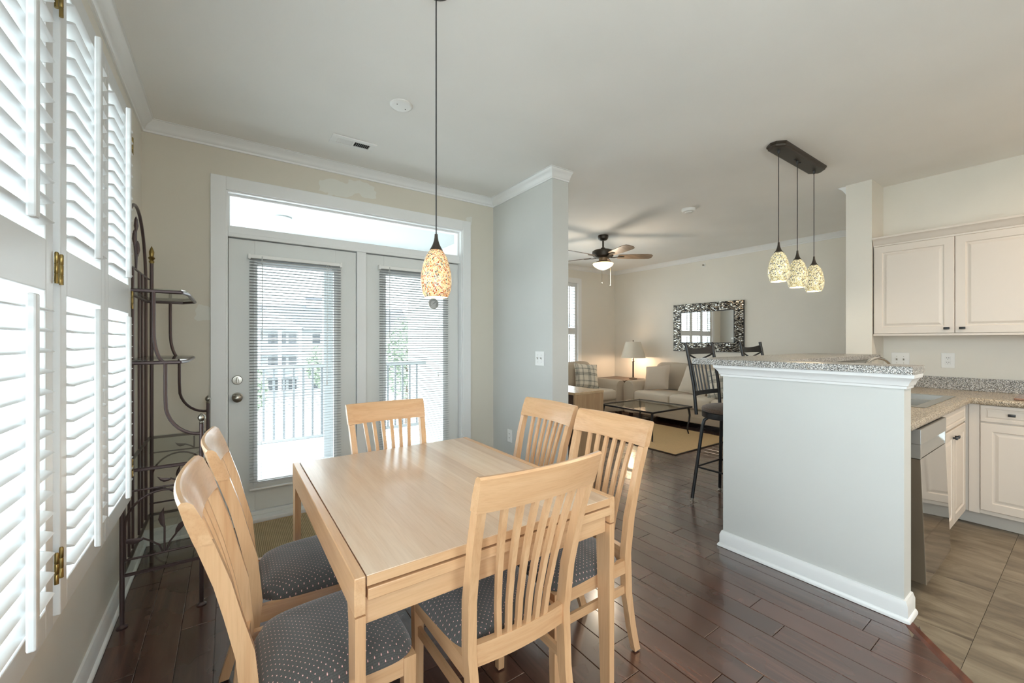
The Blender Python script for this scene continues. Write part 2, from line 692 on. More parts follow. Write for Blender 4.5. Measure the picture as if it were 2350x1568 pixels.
M['mosaic'] = m_speckle('mirror_mosaic', [(0, '#2E2B28'), (.3, '#5F5A54'), (.55, '#9A958C'), (.8, '#D6D3CC')], 60, .1)
M['tesserae'] = None
M['plastic'] = mat('white_plastic', '#E8E8E6', .4)
M['slat'] = mat('backlit_blind_slat', '#A3A6A7', .4)  # white slats toned grey, their backlit shade put into the colour
M['cordw'] = mat('white_cord', '#DCDCDA', .7)
M['white_ext'] = mat('white_exterior_paint', '#AEB1B3', .7)
M['siding'] = mat('pale_house_siding', '#8E9193', .8)
M['roof'] = mat('grey_roof_shingle', '#5C5D62', .9)
M['house_trim'] = mat('house_trim_paint', '#A9ACAE', .8)
M['pane_far'] = mat('far_window_glass', '#2C3035', .3)
M['pale_ground'] = mat('bounce_ground', '#E0DFDA', .9)  # ground whitened to throw daylight up through the windows onto the ceiling
M['leaf'] = m_leafy('tree_leaves', '#6A7763', '#9BA592')
M['bark'] = mat('bark', '#5A4F45', .9)
M['shade_amber'] = m_mosaic('amber_crackle_glass', [(0, '#C98F4A'), (.2, '#A8480F'), (.36, '#E8C488'), (.55, '#5A4A3C'), (.7, '#B86A1E'), (.82, '#D9B67C')], '#F4E4C6', 210, .10, .6)
M['shade_gold'] = m_mosaic('gold_crackle_glass', [(0, '#C9B878'), (.2, '#8F7A2C'), (.4, '#E0D29C'), (.55, '#3C372E'), (.7, '#A8923F'), (.85, '#E6DBB0')], '#FFF9E6', 170, .10, .7)

# ------------------------------------------------------------------ room shell
CE = 2.735
XL, YF = -.455, 3.51            # left wall, balcony wall
XS0, XS1, YS = 2.204, 2.38, 2.59  # wall between dining and living room
XR, YR = 6.55, 5.73             # living room right and far walls
XK = 4.97                       # kitchen wall
YB = -2.3                       # back of the room


def wall(name, boxes, m, bev=0):
    b = MB()
    for q in boxes:
        b.box(*q)
    return b.build(name, m, kind='structure')


W1 = (0.55, 1.495)   # window openings on the left wall (y)
W2 = (1.545, 2.49)
WZ = (.60, 2.34)
wall('wall_left', [(XL - .16, XL, YB, YF + .16, 0, WZ[0]), (XL - .16, XL, YB, YF + .16, WZ[1], CE),
                   (XL - .16, XL, YB, -2.0, *WZ), (XL - .16, XL, .05, W1[0], *WZ), (XL - .16, XL, W1[1], W2[0], *WZ), (XL - .16, XL, W2[1], YF + .16, *WZ)], M['wall'])
wall('wall_far', [(XL, -.01, YF, YF + .16, 0, CE), (1.852, XS0, YF, YF + .16, 0, CE), (-.01, 1.852, YF, YF + .16, 2.38, CE)], M['wall_far'])
wall('wall_divider', [(XS0, XS1, YS, YR + .16, 0, CE)], M['wall_cool'])
LW = (2.80, 5.50, .62, 2.42)
wall('wall_living_far', [(XS1, LW[0], YR, YR + .16, 0, CE), (LW[1], XR + .16, YR, YR + .16, 0, CE),
                         (LW[0], LW[1], YR, YR + .16, 0, LW[2]), (LW[0], LW[1], YR, YR + .16, LW[3], CE)], M['wall'])
wall('wall_living_right', [(XR, XR + .16, 1.15, YR, 0, CE)], M['wall'])
wall('wall_kitchen_stub', [(4.64, XR, 1.152, 1.336, 0, CE)], M['wall'])
wall('wall_kitchen', [(XK, XK + .16, YB, 1.152, 0, CE)], M['wall'])
wall('wall_back', [(XL - .16, .2, YB - .16, YB, 0, CE), (1.3, XK + .16, YB - .16, YB, 0, CE), (.2, 1.3, YB - .16, YB, 0, .7), (.2, 1.3, YB - .16, YB, 2.5, CE)], M['wall'])
wall('ceiling', [(XL - .16, XR + .16, YB - .16, YR + .16, CE, CE + .12)], M['ceiling'])
# half wall carrying the bar top
wall('wall_half', [(2.616, 2.735, .532, 1.39, 0, 1.163), (2.735, 4.638, 1.27, 1.39, 0, 1.163)], M['wall_cool'])

# hardwood floor with single planks, vinyl kitchen floor with single tiles
LX = [2.615, 1.55]


def diag(x):
    return .517 + (x - 2.615) * .822


fl = MB()
fl.box(XL, 2.616, YB, YS, -.08, -.012).box(XL, XS0, YS, YF + .1, -.08, -.012).box(2.616, XR, 1.30, YR, -.08, -.012).box(XS1, 2.616, YS, YR, -.08, -.012)
floor = fl.build('floor', M['plank'], kind='structure')
kf = MB()
kf.box(2.616, XK, YB, 1.30, -.08, -.011)
kf.prism([(2.616, diag(2.616)), (1.55, diag(1.55)), (1.55, YB), (2.616, YB)], -.02, -.0105)
kfloor = kf.build('floor', M['vinyl'], kind='structure')

planks = []
PW = .1275
x = -.303 - PW * 2
rng = random.Random(3)
while x < XR:
    x0, x1 = max(x, XL + .002), min(x + PW, XR - .002)
    x += PW
    if x1 - x0 < .01:
        continue
    xm = (x0 + x1) / 2
    spans = []
    if x1 <= XS0 + .06:
        spans.append((-.1, YF + .02))
    elif x1 < XS1 + .13 and xm < XS1:
        spans.append((-.1, YS))
    elif xm < 2.616:
        spans.append((-.1, YR))
    else:
        spans.append((1.392 if xm < 4.64 else 1.338, YR))
    for a, e in spans:
        y = a - rng.uniform(0, .9)
        while y < e:
            ln = rng.choice((.35, .55, .75, .95, 1.2))
            y0, y1 = max(y, a), min(y + ln, e)
            y += ln
            if y1 - y0 < .03:
                continue
            lo0 = lo1 = y0
            if 1.55 < x1 <= 2.63 and y0 < .55:
                lo0, lo1 = max(y0, diag(x0) + .02), max(y0, diag(min(x1, 2.612)) + .02)
                if max(lo0, lo1) > y1 - .01:
                    if min(lo0, lo1) > y1 - .01:
                        continue
                    lo0, lo1 = min(lo0, y1 - .004), min(lo1, y1 - .004)
            planks.append((x0, x1, lo0, lo1, y1))
planks.sort(key=lambda p: (p[0] + p[1]) ** 2 / 4 + (p[3] + p[4]) ** 2 / 4)
g = .0011
rest = MB()
for i, (x0, x1, l0, l1, y1) in enumerate(planks):
    b = MB() if i < 290 else rest
    h = rng.uniform(-.0003, .0003)
    c = .0016
    b.loft([[(x0 + g, l0 + g, -.012), (x1 - g, l1 + g, -.012), (x1 - g, y1 - g, -.012), (x0 + g, y1 - g, -.012)],
            [(x0 + g, l0 + g, h - c), (x1 - g, l1 + g, h - c), (x1 - g, y1 - g, h - c), (x0 + g, y1 - g, h - c)],
            [(x0 + g + c, l0 + g + c, h), (x1 - g - c, l1 + g + c, h), (x1 - g - c, y1 - g - c, h), (x0 + g + c, y1 - g - c, h)]])
    if i < 290:
        b.build('plank', M['plank'], floor)
if rest.v:
    rest.build('plank_field', M['plank'], floor, kind='stuff')

# vinyl tiles 61 x 30.5 cm
rows = [(.63, .935, 2.95), (.325, .63, 2.69), (.02, .325, 2.92), (-.285, .02, 2.60)]
for y0, y1, xs in rows:
    xx = xs - .61 * 3
    while xx < XK - .05:
        a, e = max(xx, 2.62 if y0 >= .33 else 1.6), min(xx + .61, XK - .02)
        xx += .61
        if e - a < .02:
            continue
        poly = [(a + .0008, y0 + .0008), (e - .0008, y0 + .0008), (e - .0008, y1 - .0008), (a + .0008, y1 - .0008)]
        # keep the kitchen side of the diagonal threshold
        out = []
        for i in range(4):
            p, q = poly[i], poly[(i + 1) % 4]
            fp = diag(p[0]) - p[1] if p[0] < 2.615 else 1
            fq = diag(q[0]) - q[1] if q[0] < 2.615 else 1
            if fp >= 0:
                out.append(p)
            if (fp >= 0) != (fq >= 0):
                lo, hi = 0., 1.
                for _ in range(30):
                    mid = (lo + hi) / 2
                    px, py = p[0] + (q[0] - p[0]) * mid, p[1] + (q[1] - p[1]) * mid
                    fm = diag(px) - py if px < 2.615 else 1
                    if (fm >= 0) == (fp >= 0):
                        lo = mid
                    else:
                        hi = mid
                out.append((p[0] + (q[0] - p[0]) * lo, p[1] + (q[1] - p[1]) * lo))
        if len(out) >= 3:
            MB().prism(out, -.0104, -.003).build('tile', M['vinyl'], kfloor)
# wooden reducer strip on the diagonal
th = MB()
dx, dy = -.27 / .3495, -.222 / .3495
nx, ny = -dy, dx
p0, p1 = (2.628, .524), (1.55, diag(1.55))
prof = [(-.020, -.006), (-.020, .000), (-.012, .006), (.010, .006), (.026, -.001), (.026, -.006)]
th.loft([[(p[0] + ny * -o * -1 * 0 + (-ny) * 0 + (nx * -o), p[1] + ny * -o, z) for o, z in prof] for p in (p0, p1)])
th.build('trim_1', m_wood('threshold_wood', '#4A281C', '#744330', axis=0, rough=.3, kind='Object'), kind='structure', label='dark wooden threshold strip between hardwood and kitchen vinyl')

# crown mouldings, baseboards, casings
CR = [(0, -.072), (.010, -.072), (.012, -.060), (.018, -.056), (.024, -.042), (.040, -.022), (.056, -.012), (.060, -.004), (.068, -.003), (.068, 0), (0, 0)]
crown = [(o, CE + z - .0005) for o, z in CR]
MB().sweep([(XL, YB), (XL, YF), (XS0, YF), (XS0, YS), (XS1, YS)], crown).build('trim_2', M['trim'], kind='structure', smooth=True)
MB().sweep([(XS1, 4.2), (XS1, YR), (XR, YR), (XR, 1.336), (4.66, 1.336)], crown).build('trim_3', M['trim'], kind='structure', smooth=True)
BB = [(0, .002), (.026, .002), (.026, .012), (.020, .022), (.016, .024), (.016, .075), (.011, .088), (.008, .098), (0, .100)]
MB().sweep([(XL, YB), (XL, YF), (-.10, YF)], BB).build('baseboard_left', M['trim'], kind='structure', smooth=True)
MB().sweep([(1.94, YF), (XS0, YF), (XS0, YS), (XS1, YS), (XS1, YR), (XR, YR), (XR, 1.336), (4.64, 1.336)], BB).build('baseboard_far', M['trim'], kind='structure', smooth=True)
MB().sweep([(4.636, 1.39), (2.616, 1.39), (2.616, .532), (2.733, .532)], BB).build('baseboard_bar', M['trim'], kind='structure', smooth=True)
BC = [(0, 1.092), (.010, 1.092), (.012, 1.104), (.018, 1.108), (.022, 1.122), (.034, 1.140), (.042, 1.146), (.044, 1.163), (0, 1.163)]
MB().sweep([(4.636, 1.39), (2.616, 1.39), (2.616, .532), (2.733, .532)], BC).build('trim_4', M['trim'], kind='structure', smooth=True)

# ------------------------------------------------------------------ balcony doors
cs = MB()
cs.box(-.099, -.01, YF - .018, YF, 0, 2.472, .003).box(1.852, 1.938, YF - .018, YF, 0, 2.472, .003).box(-.01, 1.852, YF - .018, YF, 2.38, 2.472, .003)
cs.build('trim_5', M['trim'], kind='structure')
fr = thing('door_frame', (.92, YF + .08, 0), None, None, kind='structure')
fr.name = 'trim_6'
YD = YF + .06                    # face of the door leaves
fb = MB()
fb.box(-.01, .0, YF, YF + .15, .0, 2.38).box(1.842, 1.852, YF, YF + .15, 0, 2.38).box(0, 1.842, YF, YF + .15, 2.370, 2.38)
fb.box(.887, .963, YD - .02, YD + .06, .03, 2.066, .004)
fb.box(0, 1.842, YD - .02, YD + .06, 2.066, 2.143, .004).box(0, 1.842, YD - .030, YD - .02, 2.064, 2.092, .003)
fb.box(.0, .012, YD - .01, YD + .05, 2.143, 2.37).box(1.828, 1.842, YD - .01, YD + .05, 2.143, 2.37).box(.012, 1.828, YD - .01, YD + .05, 2.356, 2.37)
fb.box(0, .02, YD + .045, YD + .07, .03, 2.066).box(1.822, 1.842, YD + .045, YD + .07, .03, 2.066).box(.02, 1.822, YD + .045, YD + .07, 2.046, 2.066).box(.867, .983, YD + .045, YD + .07, .03, 2.046)
fb.build('frame', M['trim'], fr)
MB().box(.012, 1.828, YD + .02, YD + .026, 2.143, 2.356).build('pane', M['glass'], fr)
MB().box(0, 1.842, YF - .03, YF + .15, .0, .030, .004).build('threshold', M['trim'], fr)
MB().box(.0, 1.842, YD - .012, YD + .05, .030, .060, .004).build('threshold', M['door'], fr)


def door_leaf(name, x0, x1, gx0, gx1, gz0, gz1):
    d = thing(name, ((x0 + x1) / 2, YD + .02, .064), None, None, kind='structure')
    y0, y1 = YD, YD + .044
    b = MB()
    b.box(x0, gx0, y0, y1, .064, 2.058, .003).box(gx1, x1, y0, y1, .064, 2.058, .003)
    b.box(gx0, gx1, y0, y1, .064, gz0, .0).box(gx0, gx1, y0, y1, gz1, 2.058, .0)
    b.build('leaf', M['door'], d)
    w = .028
    f = MB()
    for q in ((gx0 - .012, gx0 + w - .012, gz0 - .012, gz1 + .012), (gx1 + .012 - w, gx1 + .012, gz0 - .012, gz1 + .012)):
        f.box(q[0], q[1], y0 - .010, y0 + .012, q[2], q[3], .004)
    f.box(gx0 + w - .012, gx1 - w + .012, y0 - .010, y0 + .012, gz0 - .012, gz0 + w - .012, .004)
    f.box(gx0 + w - .012, gx1 - w + .012, y0 - .010, y0 + .012, gz1 - w + .012, gz1 + .012, .004)
    f.build('glazing_bead', M['trim'], d)
    MB().box(gx0, gx1, y0 + .018, y0 + .024, gz0, gz1).build('pane', M['glass'], d)
    return d


d1 = door_leaf('door_1', .003, .884, .165, .722, .27, 1.895)
d2 = door_leaf('door_2', .966, 1.839, 1.118, 1.690, .27, 1.905)
# knob and deadbolt
k = MB().lathe([(.034, 0), (.034, .006), (.026, .010), (.012, .014), (.012, .034), (.022, .040), (.031, .052), (.031, .062), (.020, .072), (.004, .075)], (.056, YD, .91), 24, 'y').build('knob', M['nickel'], d1, smooth=True)
k = MB().lathe([(.033, 0), (.033, .008), (.029, .012), (.010, .013), (.008, .015)], (.056, YD, 1.035), 24, 'y').build('deadbolt', M['nickel'], d1, smooth=True)
MB().box(.050, .062, YD - .034, YD - .012, 1.015, 1.055, .003).build('thumb_turn', M['nickel'], k)


def blind(label, x0, x1, top, bot, swing=0):
    yb = YD - .034
    root = thing('window_blind', ((x0 + x1) / 2, yb, bot), label, 'blind', 'mini blinds on the balcony doors')
    hr = MB().box(x0, x1, yb - .013, yb + .013, top - .027, top, .002).build('head_rail', M['plastic'], root)
    for xe in (x0 - .004, x1 - .012):
        MB().box(xe, xe + .016, yb - .016, yb + .022, top - .034, top + .003, .001).build('bracket', M['plastic'], hr)
    sl = MB()
    n = 5
    w = .0125
    top_r, bot_r = [], []
    for i in range(n + 1):
        q = -1 + 2 * i / n
        yy, zz = q * w, .0028 * (1 - q * q) - .0034 * q
        top_r.append((yy, zz))
    ring = top_r + [(a, c - .0005) for a, c in reversed(top_r)]
    zt = top - .034
    cnt = int((zt - bot - .015) / .0212)
    sl.loft([[(x0 + .004, yb + a, zt + c) for a, c in ring], [(x1 - .004, yb + a, zt + c) for a, c in ring]])
    s0 = sl.build('slat', M['slat'], root, smooth=True)
    for i in range(1, cnt):
        c = dup(s0, (0, 0, -.0212 * i))
        if random.random() < .06:
            c.rotation_euler = (0, R(random.uniform(-.35, .35)), 0)
    MB().box(x0 + .004, x1 - .004, yb - .012, yb + .012, bot, bot + .010, .002).build('bottom_rail', M['plastic'], root)
    for f in (.12, .88) if x1 - x0 < .7 else (.12, .5, .88):
        xx = x0 + (x1 - x0) * f
        MB().tube([(xx, yb - .0135, bot + .005), (xx, yb - .0135, top - .02)], .0008, 5).build('ladder_cord', M['cordw'], root)
    xx = x0 + (x1 - x0) * .82
    MB().tube([(xx, yb - .02, top - .02), (xx + .003, yb - .02, top - .5), (xx, yb - .02, top - .95)], .0013, 5).tube([(xx + .012, yb - .02, top - .02), (xx + .008, yb - .02, top - .5), (xx + .006, yb - .02, top - .93)], .0013, 5).lathe([(.002, 0), (.006, .006), (.004, .03), (.001, .032)], (xx + .002, yb - .02, top - .98), 8).build('pull_cord', M['cordw'], root)
    xx = x0 + (x1 - x0) * .13
    MB().tube([(xx, yb - .018, top - .01), (xx, yb - .02, top - .62)], .0032, 6).build('tilt_wand', m_glass_wand, root)
    return root


m_glass_wand = mat('clear_wand', '#B7BABA', .15)
blind('white mini blind hanging over the door with the knob', .125, .760, 1.948, .225)
blind('white mini blind on the fixed door panel behind the single pendant lamp', 1.067, 1.722, 1.965, .225)

# dial thermometer stuck to the right-hand door glass
tm = thing('thermometer', (1.556, YD - .06, 1.612), 'small round dial thermometer on the glass below the single pendant shade', 'thermometer')
yt = YD - .052
MB().lathe([(.046, 0), (.049, .002), (.049, .008), (.044, .009), (.043, .007)], (1.556, yt, 1.660), 32, 'y', caps=False).build('bezel', M['nickel'], tm, smooth=True)
MB().lathe([(.0455, 0), (.0455, .005)], (1.556, yt, 1.660), 32, 'y').build('dial_face', mat('dial_grey', '#B9BBBA', .5), tm)
tk = MB()
for i in range(21):
    a = R(-130 + 13 * i)
    ca, sa = math.sin(a), math.cos(a)
    r0, r1 = (.030, .039) if i % 2 else (.026, .040)
    w = .0012
    tk.loft([[(1.556 + ca * r - sa * w, yt - .0055, 1.660 + sa * r + ca * w), (1.556 + ca * r + sa * w, yt - .0055, 1.660 + sa * r - ca * w), (1.556 + ca * r + sa * w, yt - .0065, 1.660 + sa * r - ca * w), (1.556 + ca * r - sa * w, yt - .0065, 1.660 + sa * r + ca * w)] for r in (r0, r1)])
tk.build('dial_ticks', M['black'], tm)
MB().tube([(1.548, yt - .007, 1.655), (1.580, yt - .007, 1.678)], .0016, 5).build('needle', M['black'], tm)

# ------------------------------------------------------------------ windows and plantation shutters


def window_left(name, y0, y1):
    w = thing(name, (XL - .1, (y0 + y1) / 2, WZ[0]), None, None, kind='structure')
    z0, z1 = WZ
    c = MB()
    cw = .05
    xo = XL + .068
    if name == 'window_1':
        c.box(XL, xo, y0 - cw, y0, z0 - cw, z1 + cw, .002).box(XL, xo, y1, y1 + cw, z0 - cw, z1 + cw, .002)
    else:
        c.box(XL, xo, y1, y1 + cw, z0 - cw, z1 + cw, .002)
    c.box(XL, xo, y0, y1, z1, z1 + cw, .002)
    c.box(XL, xo, y0, y1, z0 - cw, z0, .002)
    c.build('shutter_frame', M['trim'], w)
    xg = XL - .11
    s = MB()
    f = .045
    zm = (z0 + z1) / 2
    for za, zb, xo in ((z0, zm + .02, .0), (zm - .02, z1, -.03)):
        s.box(xg + xo, xg + xo + .03, y0, y0 + f, za, zb).box(xg + xo, xg + xo + .03, y1 - f, y1, za, zb)
        s.box(xg + xo, xg + xo + .03, y0 + f, y1 - f, za, za + f).box(xg + xo, xg + xo + .03, y0 + f, y1 - f, zb - f, zb)
    s.build('sash', M['trim'], w)
    MB().box(xg + .012, xg + .016, y0 + f, y1 - f, z0 + f, zm - .02).build('pane', M['glass'], w)
    MB().box(xg - .018, xg - .014, y0 + f, y1 - f, zm + .02, z1 - f).build('pane', M['glass'], w)
    return w


window_left('window_1', *W1)
w2 = window_left('window_2', *W2)


def louvre_ring(w, t, tilt, n=8):
    ring = []
    for k in range(n * 2):
        q = 2 * math.pi * k / (n * 2)
        a, c = w * math.cos(q), t * math.sin(q)
        ring.append((a * math.cos(tilt) - c * math.sin(tilt), a * math.sin(tilt) + c * math.cos(tilt)))
    return ring


def shutter(label, axis, c, a0, a1, z0, z1, zmid, pitch, lw, sgn, tilt_t, tilt_b, hinge=None, bw=.05, group='plantation shutters on the dining windows'):
    """panel in a plane: axis 'y' = on the left wall (faces +x), axis 'x' = on a wall facing -y"""
    def P(a, d, z):                      # along the wall, out into the room, height
        return (c + d, a, z) if axis == 'y' else (a, c - d, z)

    def bx(mb, a, b_, d0, d1, za, zb, bev=.003):
        p, q = P(a, d0, za), P(b_, d1, zb)
        return mb.box(min(p[0], q[0]), max(p[0], q[0]), min(p[1], q[1]), max(p[1], q[1]), za, zb, bev)
    root = thing('plantation_shutter', P((a0 + a1) / 2, 0, z0), label, 'shutter', group)
    th = .014
    for s0, s1 in ((a0, a0 + bw), (a1 - bw, a1)):
        bx(MB(), s0, s1, -th, th, z0, z1).build('stile', M['shutter'], root)
    rails = [(z0, z0 + .070), (zmid - .062, zmid + .062), (z1 - .070, z1)]
    for q0, q1 in rails:
        bx(MB(), a0 + bw, a1 - bw, -th, th, q0, q1).build('rail', M['shutter'], root)
    for bi, (q0, q1, tilt) in enumerate(((rails[0][1], rails[1][0], tilt_b), (rails[1][1], rails[2][0], tilt_t))):
        n = max(1, int((q1 - q0 - .01) / pitch))
        off = (q1 - q0 - n * pitch) / 2 + pitch / 2
        ring = louvre_ring(lw / 2, .0048, tilt)
        lo = MB().loft([[P(aa, d, q0 + off + z) for d, z in ring] for aa in (a0 + bw + .002, a1 - bw - .002)])
        l0 = lo.build('louvre', M['shutter'], root, smooth=True)
        for i in range(1, n):
            dup(l0, (0, 0, pitch * i))
        am = (a0 + a1) / 2
        dd = lw / 2 * math.cos(tilt)
        zz = lw / 2 * math.sin(tilt)
        bx(MB(), am - .011, am + .011, dd + .004, dd + .020, q0 + off + zz - .03, q1 - off + zz + .028, .004).build('tilt_bar', M['shutter'], root)
    if hinge is not None:
        for hz in (z0 + .14, zmid + .0, z1 - .14):
            h = MB()
            p = P(hinge, th + .004, hz - .038)
            h.lathe([(.0045, 0), (.0045, .024), (.0038, .025), (.0045, .026), (.0045, .05), (.0038, .051), (.0045, .052), (.0045, .076), (.003, .079)], p, 8)
            h.build('hinge', M['brass'], root, smooth=True)
    return root


xc = XL + .083
LT = dict(z0=WZ[0] + .005, z1=WZ[1] - .005, zmid=1.502, pitch=.0485, lw=.060, sgn=1, tilt_t=R(10), tilt_b=R(-13))
ym1, ym2 = (W1[0] + W1[1]) / 2, (W2[0] + W2[1]) / 2
shutter('white louvred shutter panel nearest the camera on the first window', 'y', xc, W1[0] + .003, ym1 - .002, hinge=None, **LT)
shutter('white louvred shutter panel with brass hinges at the left picture edge', 'y', xc, ym1 + .002, W1[1] - .003, hinge=W1[1] + .004, **LT)
shutter('white louvred shutter panel hinged beside the leftmost panel, middle of the row', 'y', xc, W2[0] + .003, ym2 - .002, hinge=W2[0] - .010, **LT)
shutter('white louvred shutter panel beside the iron shelf rack', 'y', xc, ym2 + .002, W2[1] - .003, hinge=W2[1] + .002, **LT)

# living room window
lw = thing('window_3', ((LW[0] + LW[1]) / 2, YR + .1, LW[2]), None, None, kind='structure')
c = MB()
c.box(LW[0] - .09, LW[0], YR - .02, YR, LW[2] - .09, LW[3] + .09, .002).box(LW[1], LW[1] + .09, YR - .02, YR, LW[2] - .09, LW[3] + .09, .002)
c.box(LW[0], LW[1], YR - .02, YR, LW[3], LW[3] + .09, .002).box(LW[0], LW[1], YR - .02, YR, LW[2] - .09, LW[2], .002)
c.build('casing', M['trim'], lw)
s = MB()
xm = (LW[0] + LW[1]) / 2
for a, e in ((LW[0], xm), (xm, LW[1])):
    s.box(a, a + .04, YR + .07, YR + .1, LW[2], LW[3]).box(e - .04, e, YR + .07, YR + .1, LW[2], LW[3])
    s.box(a + .04, e - .04, YR + .07, YR + .1, LW[2], LW[2] + .04).box(a + .04, e - .04, YR + .07, YR + .1, LW[3] - .04, LW[3])
    s.box(a + .04, e - .04, YR + .07, YR + .1, 1.50, 1.54)
s.build('sash', M['trim'], lw)
for a, e in ((LW[0], xm), (xm, LW[1])):
    MB().box(a + .04, e - .04, YR + .085, YR + .089, LW[2] + .04, LW[3] - .04).build('pane', M['glass'], lw)
n4 = 6
pw = (LW[1] - LW[0]) / n4
names = ['first', 'second', 'third', 'fourth', 'fifth', 'sixth']
for i in range(n4):
    shutter('white louvred shutter panel on the living room window, %s from the sofa corner' % names[n4 - 1 - i], 'x', YR + .03, LW[0] + i * pw + .003, LW[0] + (i + 1) * pw - .003,
            LW[2] + .005, LW[3] - .005, 1.50, .0545, .0635, 1, R(13), R(13), group='plantation shutters on the living room window')

# unseen double window added to the left wall for more daylight
wb = thing('added_window_left', (XL - .1, -.975, WZ[0]), None, None, kind='structure')
s = MB()
for yy in (-2.0, -1.0, .0):
    s.box(XL - .12, XL - .07, yy, yy + .05, WZ[0], WZ[1])
s.box(XL - .12, XL - .07, -1.95, 0, WZ[0], WZ[0] + .05).box(XL - .12, XL - .07, -1.95, 0, WZ[1] - .05, WZ[1])
s.build('sash', M['trim'], wb)
for ya in (-1.95, -.95):
    MB().box(XL - .10, XL - .096, ya, ya + .95, WZ[0] + .05, WZ[1] - .05).build('pane', M['glass'], wb)

wq = thing('added_window_back', (.75, YB - .1, .7), None, None, kind='structure')  # unseen window added behind the camera to light the balcony wall
s = MB()
for xx in (.2, .725, 1.25):
    s.box(xx, xx + .05, YB - .12, YB - .07, .7, 2.5)
s.box(.25, 1.25, YB - .12, YB - .07, .7, .75).box(.25, 1.25, YB - .12, YB - .07, 2.45, 2.5)
s.build('sash', M['trim'], wq)
for xx in (.25, .775):
    MB().box(xx, xx + .475, YB - .10, YB - .096, .75, 2.45).build('pane', M['glass'], wq)

# ------------------------------------------------------------------ wall plates, ceiling fittings


def plate(name, label, cat, axis, c, a, z, w, h, kind):
    """axis 'x-': on a wall facing -x at x=c, centred at y=a"""
    root = thing(name, (c - .004, a, z - h / 2), label, cat)
    MB().box(c - .006, c, a - w / 2, a + w / 2, z - h / 2, z + h / 2, .002).build('plate', M['plastic'], root)
    if kind == 'switch':
        for d in (-.023, .023):
            MB().box(c - .0075, c - .006, a + d - .006, a + d + .006, z - .013, z + .013).build('slot', M['cordw'], root)
            MB().loft([[(c - .006, a + d - .0045, z - .006), (c - .006, a + d + .0045, z - .006), (c - .006, a + d + .0045, z + .006), (c - .006, a + d - .0045, z + .006)],
                       [(c - .018, a + d - .0035, z + .004), (c - .018, a + d + .0035, z + .004), (c - .018, a + d + .0035, z + .011), (c - .018, a + d - .0035, z + .011)]]).build('toggle', M['nickel'], root)
            for zz in (-.03, .03):
                MB().lathe([(.003, 0), (.003, .0015)], (c - .006, a + d, z + zz), 8, 'x').build('screw', M['nickel'], root)
    else:
        for zz in (-.019, .019):
            s = MB().box(c - .0085, c - .006, a - .016, a + .016, z + zz - .014, z + zz + .014, .002).build('socket', M['plastic'], root)
            m = MB()
            for d in (-.006, .006):
                m.box(c - .0092, c - .0084, a + d - .0012, a + d + .0012, z + zz - .001, z + zz + .008)
            m.lathe([(.0022, 0), (.0022, .0008)], (c - .0084, a, z + zz - .008), 8, 'x')
            m.build('slots', M['dark'], s)
    return root


plate('light_switch', 'white double toggle switch plate on the wall stub by the living room', 'switch', 'x-', XS0, 2.755, 1.166, .118, .122, 'switch')
plate('wall_outlet', 'white outlet low on the wall stub behind the dining chairs', 'outlet', 'x-', XS0, 3.21, .416, .075, .120, 'outlet')
plate('light_switch', 'white double toggle switch plate over the kitchen counter', 'switch', 'x-', XK, 1.036, 1.150, .120, .125, 'switch')
plate('wall_outlet', 'white outlet on the kitchen wall under the cream cabinets', 'outlet', 'x-', XK, .739, 1.153, .080, .125, 'outlet')


def ceiling_disc(name, label, cat, x, y, r, h, dots=False):
    root = thing(name, (x, y, CE - h), label, cat)
    MB().lathe([(r, 0), (r, -h * .4), (r * .93, -h * .85), (r * .8, -h), (.002, -h)], (x, y, CE), 32).build('body', M['plastic'], root, smooth=True)
    if dots:
        for q in (-1, 1):
            MB().lathe([(.0035, 0), (.0035, -.001)], (x + q * .03, y - q * .03 * .2 + q * .02, CE - h), 8).build('screw', M['dark'], root)
    else:
        MB().lathe([(r * .55, 0), (r * .55, -.008), (r * .45, -.012), (.002, -.012)], (x, y, CE - h), 24).build('sensor_cap', M['plastic'], root, smooth=True)
    return root


ceiling_disc('ceiling_cover_plate', 'round white cover plate with two screws on the dining ceiling', 'cover plate', .856, 2.40, .066, .010, True)
ceiling_disc('smoke_detector', 'round white smoke detector on the ceiling before the living room', 'smoke detector', 4.07, 2.537, .07, .035)
vt = thing('ceiling_vent', (.738, 3.055, CE - .012), 'white slotted air vent on the ceiling above the balcony doors', 'vent')
v = MB()
v.box(.588, .888, 2.985, 3.022, CE - .008, CE, .002).box(.588, .888, 3.092, 3.128, CE - .008, CE, .002)
v.box(.588, .628, 3.022, 3.092, CE - .008, CE, .002).box(.848, .888, 3.022, 3.092, CE - .008, CE, .002).box(.730, .742, 3.022, 3.092, CE - .008, CE, .0)
v.build('frame', M['plastic'], vt)
MB().box(.628, .848, 3.022, 3.092, CE - .0015, CE - .0005).build('duct_shade', M['dark'], vt)  # flat black sheet stands in for the shade behind the slats
for i in range(18):
    xx = .633 + .0122 * i
    if .728 < xx < .744:
        continue
    t_ = .004 if i < 9 else -.004
    MB().loft([[(xx - t_, yy, CE - .002), (xx - t_ + .0012, yy, CE - .002), (xx + t_ + .0052, yy, CE - .009), (xx + t_ + .004, yy, CE - .009)] for yy in (3.023, 3.091)]).build('slat', M['plastic'], vt)
v2 = thing('ceiling_vent', (3.50, 4.05, CE - .012), 'white air vent on the living room ceiling behind the fan', 'vent')
MB().box(3.35, 3.66, 3.98, 4.0, CE - .008, CE, .002).box(3.35, 3.66, 4.10, 4.12, CE - .008, CE, .002).box(3.35, 3.375, 4.0, 4.10, CE - .008, CE, .002).box(3.635, 3.66, 4.0, 4.10, CE - .008, CE, .002).build('frame', M['plastic'], v2)
for i in range(6):
    MB().box(3.375, 3.635, 4.004 + .016 * i, 4.012 + .016 * i, CE - .007, CE - .002).build('slat', M['plastic'], v2)
